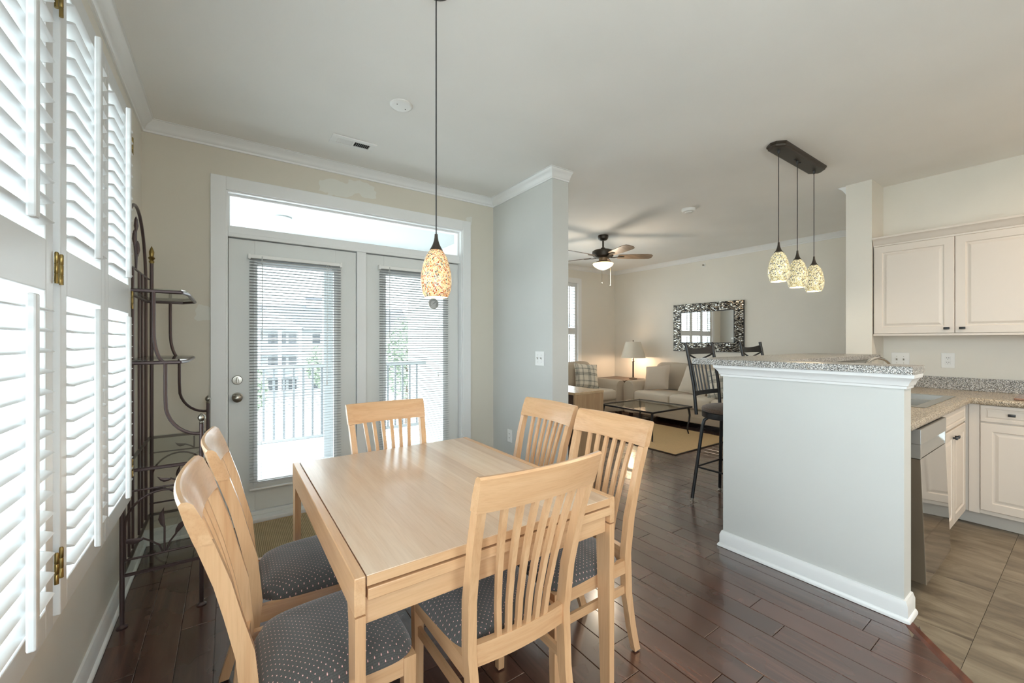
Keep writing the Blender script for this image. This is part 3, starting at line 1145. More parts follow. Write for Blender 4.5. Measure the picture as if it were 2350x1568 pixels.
sp_ = thing('sprinkler', (XR - .03, 3.80, 2.55), 'small white sprinkler head high on the living room wall', 'sprinkler')
MB().lathe([(.032, 0), (.030, .006), (.016, .010), (.014, .014)], (XR, 3.80, 2.583), 20, 'x').build('escutcheon', M['plastic'], sp_, smooth=True)
MB().lathe([(.007, .014), (.007, .03), (.015, .031), (.015, .034)], (XR, 3.80, 2.583), 12, 'x').build('head', M['nickel'], sp_)

# ------------------------------------------------------------------ dining table
T = thing('dining_table', (.71, 1.598, 0), 'square beech dining table with a pull-out leaf under the top', 'table')
tx0, tx1, ty0, ty1 = .250, 1.172, 1.025, 2.170
TZ = .745
MB().box(tx0 + .030, tx1 - .026, ty0 + .003, ty1 - .003, TZ - .027, TZ - .001, .0015).build('top', M['beech_top'], T)
for ye in (ty0 + .0005, ty1 - .0035):
    MB().box(tx0 + .030, tx1 - .026, ye, ye + .003, TZ - .0265, TZ - .0025).build('edge_band', M['beech_x'], T)
MB().box(tx0 + .032, tx1 - .020, ty0 - .002, ty1, TZ - .062, TZ - .033, .002).build('extension_leaf', M['beech_x'], T)
for xa, xb in ((tx0, tx0 + .027), (tx1 - .024, tx1)):
    MB().box(xa, xb, ty0, ty1, TZ - .094, TZ, .0025).build('side_rail', M['beech_y'], T)
MB().box(tx0 + .027, tx1 - .028, ty0 + .020, ty0 + .042, TZ - .130, TZ - .063, .001).build('apron', M['beech_x'], T)
MB().box(tx0 + .027, tx1 - .028, ty1 - .042, ty1 - .020, TZ - .130, TZ - .063, .001).build('apron', M['beech_x'], T)
for xa in (tx0 + .0145, tx1 - .0135):
    for ya, sg in ((ty0, 1), (ty1, -1)):
        b = MB()
        hw = .0125
        b.bar([(xa, ya + sg * (.024 if 1 else 0), .0, hw, .022), (xa, ya + sg * .035, TZ - .14, hw, .034), (xa, ya + sg * .040, TZ - .098, hw, .039)])
        b.build('leg', M['beech'], T)

# ------------------------------------------------------------------ dining chairs


def post_y(z):
    pts = [(0, -.300), (.12, -.262), (.28, -.224), (.45, -.208), (.60, -.222), (.78, -.265), (.90, -.303), (.98, -.330)]
    for (a, ya), (b_, yb) in zip(pts, pts[1:]):
        if z <= b_:
            u = (z - a) / (b_ - a)
            return ya + (yb - ya) * u
    return pts[-1][1]


def post_x(z):
    return .153 + z * .047


def make_chair():
    C = thing('dining_chair', (0, 0, 0), None, None, 'beech chairs around the dining table')
    ZT, ZR = .98, .878
    for sg in (-1, 1):
        zs = [.006, .06, .12, .2, .28, .36, .45, .52, .6, .7, .78, .84, ZR]
        MB().bar([(sg * post_x(z), post_y(z), z, .0135 if z > .1 else .012, .019 if .2 < z < .7 else .0165) for z in zs]).build('back_leg', M['beech'], C, smooth=True)
        b = MB().bar([(sg * .172, .168, .006, .013, .013), (sg * .174, .170, .25, .016, .016), (sg * .175, .170, .425, .018, .018)])
        b.build('front_leg', M['beech'], C)
        z = .30
        MB().loft([[(sg * (post_x(z) - .006), post_y(z) + .015, z - .016), (sg * (post_x(z) + .006), post_y(z) + .015, z - .016), (sg * (post_x(z) + .006), post_y(z) + .015, z + .016), (sg * (post_x(z) - .006), post_y(z) + .015, z + .016)],
                   [(sg * .168, .156, z - .016), (sg * .180, .156, z - .016), (sg * .180, .156, z + .016), (sg * .168, .156, z + .016)]]).build('stretcher', M['beech_y'], C)
        MB().loft([[(sg * .164, -.195, .375), (sg * .184, -.195, .375), (sg * .184, -.195, .428), (sg * .164, -.195, .428)],
                   [(sg * .170, .152, .375), (sg * .190, .152, .375), (sg * .190, .152, .428), (sg * .170, .152, .428)]]).build('side_rail', M['beech_y'], C)
        MB().lathe([(.012, 0), (.012, .006)], (sg * post_x(0), post_y(0), 0), 10).build('foot_glide', M['black'], C)
    MB().box(-.158, .158, .162, .182, .378, .425, .001).build('front_rail', M['beech_x'], C)
    # lower back rail
    rings = []
    N = 8
    for i in range(N + 1):
        u = -1 + 2 * i / N
        x = u * (post_x(.43) - .012)
        yb = post_y(.44) - .012 * (1 - u * u)
        rings.append([(x, yb - .011, .408), (x, yb + .011, .408), (x, yb + .011, .470), (x, yb - .011, .470)])
    MB().loft(rings).build('lower_back_rail', M['beech_x'], C, smooth=True)
    # curved top rail
    rings = []
    N = 14
    for i in range(N + 1):
        u = -1 + 2 * i / N
        ring = []
        hw = .215
        bow = .024 * (1 - u * u)
        for z, t in ((ZR + .001, -.0165), (ZR + .05, -.0165), (ZT - .006, -.013), (ZT, -.006), (ZT, .004), (ZT - .008, .012), (ZR + .05, .0165), (ZR + .001, .0165)):
            x = u * (hw - (ZT - z) * .04)
            ring.append((x, post_y(z) - bow + t * (1 - .25 * (1 - u * u)), z))
        rings.append(ring)
    MB().loft(rings).build('top_rail', M['beech_x'], C, smooth=True)
    for k in range(6):
        q = (-2.5 + k)
        secs = []
        for z in (.462, .56, .66, .76, .83, ZR + .004):
            x = q * (.0335 + .0155 * (z - .46) / .42)
            bow = .012 * (1 - (x / .18) ** 2) + .012 * max(0, (z - .46) / .42) * (1 - (x / .2) ** 2)
            secs.append((x, post_y(z) - bow, z, .0085, .0075))
        MB().bar(secs).build('back_slat', M['beech'], C, smooth=True)
    # padded seat
    bm = bmesh.new()
    NX, NY = 20, 20
    grid = []
    for layer in (0, 1):
        g_ = []
        for j in range(NY + 1):
            row = []
            for i in range(NX + 1):
                u, v = -1 + 2 * i / NX, -1 + 2 * j / NY
                # square to rounded square
                p = 5.0
                rr = (abs(u) ** p + abs(v) ** p) ** (1 / p)
                mx = max(abs(u), abs(v))
                sc = mx / rr if rr > 1e-6 else 1
                uu, vv = u * sc, v * sc
                hw = .178 + (.206 - .178) * (vv + 1) / 2
                x, y = uu * hw, .001 + vv * .198
                e = max(abs(u), abs(v))
                z = .428 + (.050 * (1 - e ** 7) ** .6 + .012 * (1 - u * u) * (1 - v * v) if layer else 0)
                row.append(bm.verts.new((x, y, z)))
            g_.append(row)
        grid.append(g_)
    for layer in (0, 1):
        for j in range(NY):
            for i in range(NX):
                a = grid[layer]
                f = [a[j][i], a[j][i + 1], a[j + 1][i + 1], a[j + 1][i]]
                bm.faces.new(f if layer else f[::-1])
    bmesh.ops.remove_doubles(bm, verts=bm.verts, dist=.0004)
    MB().frombm(bm).build('seat', M['seat'], C, smooth=True)
    return C


chair0 = make_chair()
chairs = [
    (.255, 1.312, -90, 'beech chair at bottom left, nearest the shutters, seat tucked under the table'),
    (.285, 1.790, -90, 'beech chair on the shutter side of the table, closer to the balcony door'),
    (.727, 1.953, 180, 'beech chair at the head of the table in front of the balcony doors'),
    (1.156, 1.768, 90, 'beech chair in front of the wall stub, farther of the two on that side'),
    (1.130, 1.288, 90, 'beech chair on the kitchen side of the table, before the pale oak cabinet'),
    (.727, 1.215, 0, 'beech chair in the foreground with its slatted back turned to the camera'),
]
for i, (x, y, a, lb) in enumerate(chairs):
    c = chair0 if i == 0 else copy_tree(chair0)
    c.location = (x, y, 0)
    c.rotation_euler = (0, 0, R(a))
    c['label'] = lb
    c['category'] = 'chair'

# sisal mat by the balcony door
mt = thing('door_mat', (.75, 3.12, 0), 'ribbed tan sisal mat on the floor by the balcony door', 'mat')


def m_sisal():
    m, t, b = newmat('ribbed_sisal')
    v = world_coords(t, (1, 1, 1))
    w = nd(t, 'ShaderNodeTexWave', wave_type='BANDS', bands_direction='X')
    w.inputs['Scale'].default_value = 30
    w.inputs['Distortion'].default_value = 1.2
    w.inputs['Detail Scale'].default_value = 8
    t.links.new(v, w.inputs['Vector'])
    f = noise(t, v, 190, 2)
    r = ramp(t, [(.2, '#8E7C5C'), (.8, '#C4B08A')])
    mxx = nd(t, 'ShaderNodeMath', operation='MULTIPLY_ADD', i_1=.5, i_2=.0)
    t.links.new(w.outputs['Fac'], mxx.inputs[0])
    a = nd(t, 'ShaderNodeMath', operation='MULTIPLY_ADD', i_1=.5)
    t.links.new(f, a.inputs[0])
    t.links.new(mxx.outputs[0], a.inputs[2])
    t.links.new(a.outputs[0], r.inputs[0])
    t.links.new(r.outputs[0], b.inputs['Base Color'])
    b.inputs['Roughness'].default_value = .95
    bump(t, b, w.outputs['Fac'], .6, .003)
    return m


MB().box(.10, 1.55, 2.78, 3.455, .001, .010, .003).build('mat_field', m_sisal(), mt)
MB().box(.085, .10, 2.765, 3.465, .001, .009, .002).box(1.55, 1.565, 2.765, 3.465, .001, .009, .002).box(.10, 1.55, 2.765, 2.78, .001, .009, .002).box(.10, 1.55, 3.455, 3.465, .001, .009, .002).build('binding', M['rug'], mt)

# ------------------------------------------------------------------ baker's rack
RK = thing('shelf_rack', (-.255, 2.96, 0), 'wrought iron rack with glass shelves standing in the corner by the shutters', 'rack')
rx0, rx1, ry0, ry1 = -.400, -.108, 2.570, 3.375
iron = M['iron']


def finial(x, y, z, brass=False, parent=RK):
    p = [(.009, 0), (.011, .006), (.007, .012), (.014, .020), (.017, .030), (.014, .040), (.006, .048), (.002, .052)] if not brass else [(.010, 0), (.014, .012), (.009, .020), (.018, .034), (.010, .044), (.012, .056), (.013, .072), (.007, .092), (.001, .108)]
    return MB().lathe(p, (x, y, z), 14).build('finial', M['brass'] if brass else M['nickel'], parent, smooth=True)


def foot(x, y, parent):
    return MB().lathe([(.020, 0), (.021, .004), (.012, .010), (.010, .014)], (x, y, 0), 14).build('foot_pad', iron, parent, smooth=True)


for x, y, z, br in ((rx0, ry0, 1.80, True), (rx0 + .01, ry1, 1.80, True), (rx1, ry0, .905, False), (rx1, ry1, .905, False)):
    p = MB().tube([(x, y, .004), (x, y, z)], .0095, 10).build('post', iron, RK, smooth=True)
    foot(x, y, p)
    finial(x, y, z, br, p)
# tall arched back panel along the left wall
bx = rx0 - .004
pts = [(bx, 2.63, .245)]
ya, yb_ = 2.63, 3.27
for i in range(25):
    q = math.pi - math.pi * i / 24
    pts.append((bx, (ya + yb_) / 2 + (yb_ - ya) / 2 * math.cos(q), 1.62 + .42 * math.sin(q)))
pts.append((bx, yb_, .245))
MB().tube(pts, .0078, 8).build('back_arch', iron, RK, smooth=True)
for yy in (2.76, 2.86, 3.04, 3.14):
    MB().tube([(bx, yy, .245), (bx, yy, 1.70)], .0062, 8).build('back_rod', iron, RK, smooth=True)
MB().tube([(bx, ry0, 1.70), (bx, ry1, 1.70)], .0055, 8).build('back_rail', iron, RK, smooth=True)
for yy, zz in ((2.90, 1.90), (2.95, 1.98), (3.0, 1.86)):
    MB().tube([(bx, 2.95 + (yy - 2.95) * .1, 1.70), (bx, 2.95 + (yy - 2.95) * .5, 1.78), (bx, yy, zz - .07)], .004, 6).tube([(bx, yy, zz - .08), (bx, yy + .002, zz - .045), (bx, yy + .001, zz - .01), (bx, yy, zz + .005)], [.003, .010, .007, .001], 8).build('sprig', iron, RK, smooth=True)


def shelf(z, xf, chamfer, y0=ry0, y1=ry1):
    if chamfer:
        poly = [(rx0, y0), (xf - .02, y0), (xf, y0 + .10), (xf, y1 - .20), (xf - .06, y1 - .1), (rx0, y1 - .1)]
    else:
        poly = [(rx0, y0), (xf, y0), (xf, y1), (rx0, y1)]
    b = MB()
    P3 = [(x, y, z) for x, y in poly]
    rings = []
    for i in range(len(P3)):
        a, c = P3[i], P3[(i + 1) % len(P3)]
        b.tube([a, c], .0085, 6)
    fr_ = b.build('shelf_frame', iron, RK, smooth=True)
    cx_, cy_ = sum(p[0] for p in poly) / len(poly), sum(p[1] for p in poly) / len(poly)
    MB().prism([(cx_ + (x - cx_) * .99, cy_ + (y - cy_) * .995) for x, y in poly], z + .0088, z + .0148).build('shelf_glass', M['shelf_glass'], fr_)


shelf(.235, rx1, False)
shelf(.715, rx1, False)
shelf(1.215, -.172, True)
shelf(1.555, -.166, True)
for yy, off in ((ry0, 0.0), (3.26, .0)):
    c1 = [(-.290, yy, 1.552), (-.290, yy, 1.40)]
    for i in range(9):
        q = i / 8
        c1.append((-.290 + .043 * (1 - math.cos(math.pi / 2 * q)) * 1.0, yy, 1.37 - .155 * math.sin(math.pi / 2 * q)))
    MB().tube(c1, .0078, 8).build('scroll_bar', iron, RK, smooth=True)
    yy2 = ry0 if yy == ry0 else ry1
    c2 = [(-.247, yy, 1.212), (-.247, yy, 1.06)]
    for i in range(1, 10):
        q = math.pi / 2 * i / 9
        c2.append((-.247 + .139 * (1 - math.cos(q)), yy + (yy2 - yy) * i / 9, 1.02 - .165 * math.sin(q)))
    MB().tube(c2, .0078, 8).build('scroll_bar', iron, RK, smooth=True)


def leaf(p, d, ln, w, parent):
    """flat pointed leaf with a little thickness; p base, d direction (x,z), in a plane of constant y"""
    d = Vector((d[0], 0, d[1])).normalized()
    n = Vector((-d.z, 0, d.x))
    rings = []
    for u, ww in ((0, .15), (.2, .75), (.45, 1), (.7, .7), (.9, .25), (1, .04)):
        cpt = Vector(p) + d * ln * u + n * .012 * math.sin(u * 3)
        rings.append([tuple(cpt - n * w * ww), tuple(cpt - Vector((0, .0035, 0))), tuple(cpt + n * w * ww), tuple(cpt + Vector((0, .0035, 0)))])
    return MB().loft(rings).build('leaf', iron, parent, smooth=True)


for yy in (ry0, ry1):
    orn = MB()
    orn.tube([(rx0, yy, .305), (rx1, yy, .305)], .0052, 8)
    pts = []
    for i in range(21):
        q = math.pi - math.pi * i / 20
        pts.append(((rx0 + rx1) / 2 + (rx1 - rx0) / 2 * .93 * math.cos(q), yy, .46 + .145 * math.sin(q)))
    orn.tube([(pts[0][0], yy, .305)] + pts + [(pts[-1][0], yy, .305)], .0052, 8)
    xm_ = -.250
    orn.tube([(xm_, yy, .305), (xm_, yy, .43)], .0042, 6)
    orn.tube([(xm_ - .006, yy, .305), (xm_ - .02, yy, .345), (xm_ - .055, yy, .375), (xm_ - .08, yy, .392)], .0042, 6)
    orn.tube([(xm_ + .006, yy, .305), (xm_ + .02, yy, .35), (xm_ + .045, yy, .385)], .0042, 6)
    o = orn.build('end_ornament', iron, RK, smooth=True)
    leaf((xm_, yy, .42), (0, 1), .10, .012, o)
    leaf((xm_ - .072, yy, .388), (-1, .22), .085, .014, o)
    leaf((xm_ + .040, yy, .380), (.75, .75), .09, .013, o)
    up = MB().tube([(rx0, yy, .60 + .02), (rx1, yy, .60 + .02)], .0045, 8).tube([(xm_ + .07, yy, .62), (xm_ + .07, yy, .70)], .0042, 6).tube([(xm_ + .07, yy, .625), (xm_ + .05, yy, .64), (xm_ + .02, yy, .655)], .004, 6).build('end_ornament', iron, RK, smooth=True)
    leaf((xm_ + .03, yy, .652), (-1, .35), .06, .010, up)

# ------------------------------------------------------------------ pendant lamps
SH = [(.018, .0), (.030, -.012), (.042, -.032), (.052, -.062), (.059, -.098), (.0615, -.128), (.059, -.158), (.053, -.180), (.046, -.192)]


def pendant(parent, x, y, ztop, zshade, mat_shade, k=1.0, power=3):
    MB().tube([(x, y, zshade + .05 * k), (x, y, ztop)], .0027, 8).build('cord', M['black'], parent)
    MB().lathe([(.006, .060 * k), (.007, .046 * k), (.009, .034 * k), (.014, .018 * k), (.020, .006 * k), (.026 * k, -.004)], (x, y, zshade), 20).build('socket_cone', M['bronze'], parent, smooth=True)
    outer = [(r * k, z * k) for r, z in SH]
    inner = [((r - .003) * k, z * k) for r, z in reversed(SH)]
    s = MB().lathe(outer + inner, (x, y, zshade), 36, caps=False).build('shade', mat_shade, parent, smooth=True)
    MB().lathe([(.002, -.03 * k), (.012, -.04 * k), (.020, -.075 * k), (.023, -.10 * k), (.016, -.125 * k), (.002, -.132 * k)], (x, y, zshade), 16).build('bulb', M['bulb'], parent, smooth=True)
    l = bpy.data.lights.new('pendant_bulb', 'POINT')
    l.energy = power
    l.color = (1, .80, .55)
    l.shadow_soft_size = .02
    lo = bpy.data.objects.new('pendant_light', l)
    COL.objects.link(lo)
    lo.location = Vector((x, y, zshade - .185 * k)) - WP[parent]
    lo.parent = parent
    return s


px, py = .681, 1.511
PD = thing('pendant_lamp', (px, py, 1.49), 'single pendant with amber crackled glass shade hanging over the dining table', 'lamp')
MB().lathe([(.003, -.024), (.030, -.023), (.055, -.016), (.062, -.006), (.062, 0)], (px + .008, py, CE), 32).build('canopy', M['bronze'], PD, smooth=True)
pendant(PD, px, py, CE - .02, 1.684, M['shade_amber'], 1.0, .8)

BLx0, BLx1, BLy = 3.19, 4.02, 1.335
PB = thing('bar_pendant_light', (3.6, BLy, 1.745), 'three gold crackled glass pendants on a long bronze ceiling bar above the bar top', 'lamp')


def capsule(z, w, x0=BLx0, x1=BLx1):
    c = .045
    return [(x0 + c, BLy - w, z), (x1 - c, BLy - w, z), (x1, BLy - w + c, z), (x1, BLy + w - c, z), (x1 - c, BLy + w, z), (x0 + c, BLy + w, z), (x0, BLy + w - c, z), (x0, BLy - w + c, z)]


MB().loft([capsule(CE - .001, .066), capsule(CE - .014, .066), capsule(CE - .018, .060, BLx0 + .006, BLx1 - .006), capsule(CE - .030, .058, BLx0 + .008, BLx1 - .008), capsule(CE - .034, .050, BLx0 + .016, BLx1 - .016)]).build('ceiling_bar', M['bronze'], PB)
for xx in (3.274, 3.593, 3.910):
    MB().lathe([(.010, 0), (.010, -.012), (.006, -.026), (.003, -.03)], (xx, BLy, CE - .034), 12).build('cord_grip', M['black'], PB, smooth=True)
    zz = {3.274: 1.963, 3.593: 1.944, 3.910: 1.936}[xx]
    pendant(PB, xx, BLy, CE - .05, zz, M['shade_gold'], {3.274: 1.12, 3.593: 1.12, 3.910: 1.12}[xx] * 1.0, .5)
for xx in (3.545, 3.64):
    MB().lathe([(.007, 0), (.007, -.006), (.003, -.008)], (xx, BLy, CE - .034), 10).build('screw', M['black'], PB)

# ------------------------------------------------------------------ bar top and kitchen


def rounded_poly(pts, radii, n=5):
    out = []
    m = len(pts)
    for i, (p, r) in enumerate(zip(pts, radii)):
        p = Vector(p)
        if r <= 0:
            out.append(tuple(p))
            continue
        a, c = (Vector(pts[i - 1]) - p).normalized(), (Vector(pts[(i + 1) % m]) - p).normalized()
        for k_ in range(n + 1):
            u = k_ / n
            q = p + a * r * (1 - u) ** 2 + c * r * u ** 2
            out.append(tuple(q))
    return out


poly = rounded_poly([(2.560, .492), (2.790, .492), (2.790, 1.125), (4.635, 1.125), (4.70, 1.10), (4.71, 1.148), (4.636, 1.148), (4.636, 1.590), (2.560, 1.590)],
                    [.006, .006, .0, .0, .01, .01, 0, .01, .05])
BT = thing('bar_counter', (3.4, 1.3, 1.164), 'speckled grey laminate bar top on the half wall', 'counter')
slab = bmesh.new()
vs = [slab.verts.new((x, y, 1.164)) for x, y in poly]
f = slab.faces.new(vs)
ret = bmesh.ops.extrude_face_region(slab, geom=[f])
for v in ret['geom']:
    if isinstance(v, bmesh.types.BMVert):
        v.co.z = 1.200
slab.normal_update()
edges = [e for e in slab.edges if abs(e.verts[0].co.z - e.verts[1].co.z) < 1e-6 and e.verts[0].co.z > 1.19]
bmesh.ops.bevel(slab, geom=edges, offset=.005, segments=2, profile=.5, affect='EDGES')
bmesh.ops.triangulate(slab, faces=[f for f in slab.faces if len(f.verts) > 4])
MB().frombm(slab).build('slab', M['granite'], BT, smooth=True)


def raised_door(P, w, h, t=.019, frame=.055):
    """P(a, z, d): along, height, proud of the carcass. returns MB with a routed panel front"""
    b = MB()
    rings = []

    def rect(i, d):
        return [P(i, i, d), P(w - i, i, d), P(w - i, h - i, d), P(i, h - i, d)]
    lv = [(0, 0), (0, t - .003), (.003, t), (frame, t), (frame + .006, t - .006), (frame + .014, t - .006), (frame + .030, t - .001), (frame + .034, t - .001)]
    if min(w, h) < .2:
        lv = [(0, 0), (0, t - .003), (.003, t), (.030, t), (.034, t - .005), (.040, t - .005), (.048, t - .001), (.050, t - .001)]
    if min(w, h) < .12:
        lv = [(0, 0), (0, t - .003), (.003, t), (.022, t), (.026, t - .005), (.030, t - .005), (.036, t - .001), (.038, t - .001)]
    b.loft([rect(i, d) for i, d in lv])
    return b


def knob_block(p, axis, parent, w=.034, h=.018):
    b = MB()
    if axis == 'x':
        b.box(p[0] - .022, p[0] - .012, p[1] - w / 2, p[1] + w / 2, p[2] - h / 2, p[2] + h / 2, .003).box(p[0] - .013, p[0], p[1] - .005, p[1] + .005, p[2] - .005, p[2] + .005)
    else:
        b.box(p[0] - w / 2, p[0] + w / 2, p[1] - .024, p[1] - .013, p[2] - h / 2, p[2] + h / 2, .003).box(p[0] - .005, p[0] + .005, p[1] - .014, p[1], p[2] - .005, p[2] + .005)
    return b.build('knob', M['black'], parent, smooth=True)


# wall cabinets: front at x = 4.65, facing -x
XU = 4.65


def upper(label, y0, y1):
    U = thing('wall_cabinet', ((XU + XK) / 2, (y0 + y1) / 2, 1.366), label, 'cabinet', 'cream kitchen wall cabinets')
    MB().box(XU + .02, XK, y0, y1, 1.366, 2.148).build('body', M['cab'], U)
    ym = (y0 + y1) / 2
    for a, e, ky in ((ym + .0015, y1 - .004, ym + .042), (y0 + .002, ym - .0015, ym - .042)):
        b = raised_door(lambda s_, z, d, a=a: (XU + .019 - d, a + s_, 1.380 + z), e - a, 2.135 - 1.380)
        d = b.build('door', M['cab'], U)
        knob_block((XU, ky, 1.417), 'x', d)
    cr = [(0, 2.138), (.010, 2.138), (.012, 2.150), (.022, 2.158), (.030, 2.180), (.046, 2.196), (.052, 2.200), (.052, 2.214), (0, 2.214)]
    MB().sweep([(XU + .02, y1), (XU + .02, y0)], cr).build('cornice', M['cab'], U, smooth=True)
    MB().box(XU + .004, XU + .02, y0, y1, 1.362, 1.378).build('light_rail', M['cab'], U)
    return U


upper('cream double-door wall cabinet next to the column', .166, 1.146)
upper('cream wall cabinet at the right picture edge', -.82, .164)

# worktop (L-shaped) with sink cut-out
WT = thing('worktop', (3.9, .8, .875), 'speckled tan laminate kitchen worktop with backsplash behind the bar', 'counter')
sx0, sx1, sy0, sy1 = 3.46, 4.30, .625, 1.06
yf, xf = .532, 4.335
b = MB()
za, zb = .876, .914
b.box(2.74, sx0, yf + .012, 1.268, za, zb).box(sx1, XK, yf + .012, 1.150, za, zb).box(sx0, sx1, yf + .012, sy0, za, zb).box(sx0, sx1, sy1, 1.268, za, zb).box(sx1, 4.63, 1.150, 1.268, za, zb)
b.box(xf + .012, XK, -.5, yf + .012, za, zb)
b.build('slab', M['granite_tan'], WT)
edge = [(0, za - .004), (.006, za - .004), (.014, za + .004), (.016, za + .018), (.014, zb - .008), (.008, zb - .001), (0, zb)]
MB().sweep([(2.74, yf + .012), (xf + .012, yf + .012), (xf + .012, -.5)], edge).build('edge', M['granite_tan'], WT, smooth=True)
MB().box(XK - .018, XK, -.5, 1.150, zb, 1.016, .002).build('backsplash', M['granite'], WT)

SK = thing('kitchen_sink', (3.88, .84, .74), 'stainless double-bowl sink let into the kitchen worktop', 'sink')
rm = MB()
z_ = .918
xmid = 3.90
rim_r = [(sx0 - .02, sx0 + .035), (sx1 - .035, sx1 + .02)]
rm.box(sx0 - .02, sx0 + .035, sy0 - .02, sy1 + .02, .9145, z_, .001).box(sx1 - .035, sx1 + .02, sy0 - .02, sy1 + .02, .9145, z_, .001)
rm.box(sx0 + .035, sx1 - .035, sy0 - .02, sy0 + .03, .9145, z_, .001).box(sx0 + .035, sx1 - .035, sy1 - .06, sy1 + .02, .9145, z_, .001)
rm.box(xmid - .018, xmid + .018, sy0 + .03, sy1 - .06, .9145, z_, .001)
rm.build('rim', M['steel'], SK)
for a, e in ((sx0 + .035, xmid - .018), (xmid + .018, sx1 - .035)):
    y0, y1 = sy0 + .03, sy1 - .06
    rings = []
    for z, i in ((.916, 0), (.80, .012), (.762, .022), (.752, .045)):
        rings.append([(a + i, y0 + i, z), (e - i, y0 + i, z), (e - i, y1 - i, z), (a + i, y1 - i, z)])
    MB().loft(rings + [[(p[0], p[1], p[2] - .002) for p in reversed(rings[-1])]][:0], caps=False).add([rings[-1][k] for k in range(4)], [(0, 1, 2, 3)]).build('bowl', M['steel'], SK, smooth=True)

FC = thing('faucet', (4.05, 1.10, .914), 'chrome gooseneck faucet arching up behind the bar top', 'faucet')
MB().lathe([(.030, 0), (.030, .006), (.022, .014), (.018, .05), (.016, .06)], (4.18, 1.095, .914), 20).build('base', M['chrome'], FC, smooth=True)
pts = [(4.18, 1.095, .97), (4.18, 1.095, 1.04)]
for i in range(17):
    q = math.pi * (1 - i / 16)
    pts.append((4.18 + .0 + .17 * (1 + math.cos(q)) * .9, 1.095 - .11 * (1 + math.cos(q)) * .5, 1.06 + .118 * math.sin(q)))
pts.append((4.18 + .306, 1.095 - .11, 1.03))
MB().tube(pts, .011, 10).build('spout', M['chrome'], FC, smooth=True)
MB().tube([(4.12, 1.10, .914), (4.12, 1.10, .96), (4.10, 1.09, 1.0)], .008, 8).build('lever', M['chrome'], FC, smooth=True)

# dishwasher
DW = thing('dishwasher', (3.19, .55, 0), 'stainless dishwasher under the worktop beside the half wall', 'dishwasher')
dx0, dx1 = 2.885, 3.475
MB().box(dx0 + .01, dx1 - .01, .60, 1.15, .10, .872).build('body', M['dark'], DW)
b = MB()
b.loft([[(dx0, .506, .09), (dx1, .506, .09), (dx1, .596, .09), (dx0, .596, .09)], [(dx0, .528, .715), (dx1, .528, .715), (dx1, .596, .715), (dx0, .596, .715)]])
d = b.build('door', M['steel_mirror'], DW)
MB().loft([[(dx0 - .0005, .504, .09), (dx0 + .012, .504, .09), (dx0 + .012, .5065, .09), (dx0 - .0005, .5065, .09)], [(dx0 - .0005, .526, .715), (dx0 + .012, .526, .715), (dx0 + .012, .5285, .715), (dx0 - .0005, .5285, .715)]]).build('edge_strip', M['chrome'], d)
b = MB()
ra, rb = dx0 + .02, dx1 - .02
b.loft([[(ra, .529, .718), (rb, .529, .718), (rb, .596, .718), (ra, .596, .718)],
        [(ra, .529, .735), (rb, .529, .735), (rb, .596, .735), (ra, .596, .735)],
        [(ra, .553, .790), (rb, .553, .790), (rb, .596, .790), (ra, .596, .790)]])
b.box(dx0, dx1, .524, .596, .790, .868, .002)
b.box(dx0, ra, .526, .596, .718, .790).box(rb, dx1, .526, .596, .718, .790)
b.build('control_console', M['steel'], DW)
MB().box(dx0 + .02, dx1 - .02, .60, .64, .012, .10).build('toe_kick', M['black'], DW)

# sink base cabinet facing -y
SB = thing('base_cabinet', (3.9, .85, 0), 'cream sink base cabinet with black knobs right of the dishwasher', 'cabinet', 'cream kitchen base cabinets')
YC = .552
MB().box(3.480, 4.355, YC + .019, YC + .05, .10, .874).box(3.480, 3.50, YC + .05, 1.14, .10, .874).box(4.62, 4.64, YC + .05, 1.14, .10, .74).build('body', M['cab'], SB)
b = raised_door(lambda s_, z, d: (3.49 + s_, YC + .019 - d, .752 + z), .80, .112)
b.build('false_front', M['cab'], SB)
for a, e, kx in ((3.490, 3.888, 3.855), (3.892, 4.290, 3.925)):
    d = raised_door(lambda s_, z, dd, a=a: (a + s_, YC + .019 - dd, .118 + z), e - a, .622).build('door', M['cab'], SB)
    knob_block((kx, YC, .69), 'y', d)
MB().box(3.48, 4.40, .628, .64, 0.0, .10).build('toe_kick', M['kick'], SB)
# drawer base facing -x
DB = thing('base_cabinet', (4.66, .3, 0), 'cream drawer base cabinet along the kitchen wall at the picture edge', 'cabinet', 'cream kitchen base cabinets')
XB = 4.36
MB().box(XB + .019, XK - .02, -.5, YC + .018, .10, .874).build('body', M['cab'], DB)
MB().box(XB + .008, XB + .019, .495, .545, .10, .874).build('filler', M['cab'], DB)
for a, e in ((.205, .492), (-.085, .202)):
    dr = raised_door(lambda s_, z, d, a=a: (XB + .019 - d, a + s_, .752 + z), e - a, .116).build('drawer', M['cab'], DB)
    knob_block((XB, (a + e) / 2, .812), 'x', dr)
    raised_door(lambda s_, z, d, a=a: (XB + .019 - d, a + s_, .130 + z), e - a, .612).build('door', M['cab'], DB)
MB().box(XB + .085, XB + .097, -.5, .64, 0.0, .10).build('toe_kick', M['kick'], DB)
CB = MB().box(4.40, 4.78, -.10, .345, .9145, .928, .004).build('glass_cooktop', m_wood('cooktop_reflection', '#7C5A48', '#A88470', axis=0, rough=.2, coat=.4), label='flat glass cooktop at the picture edge with its brown reflection painted in', cat='board')  # glass cooktop; brown grain stands in for the cabinets mirrored in it

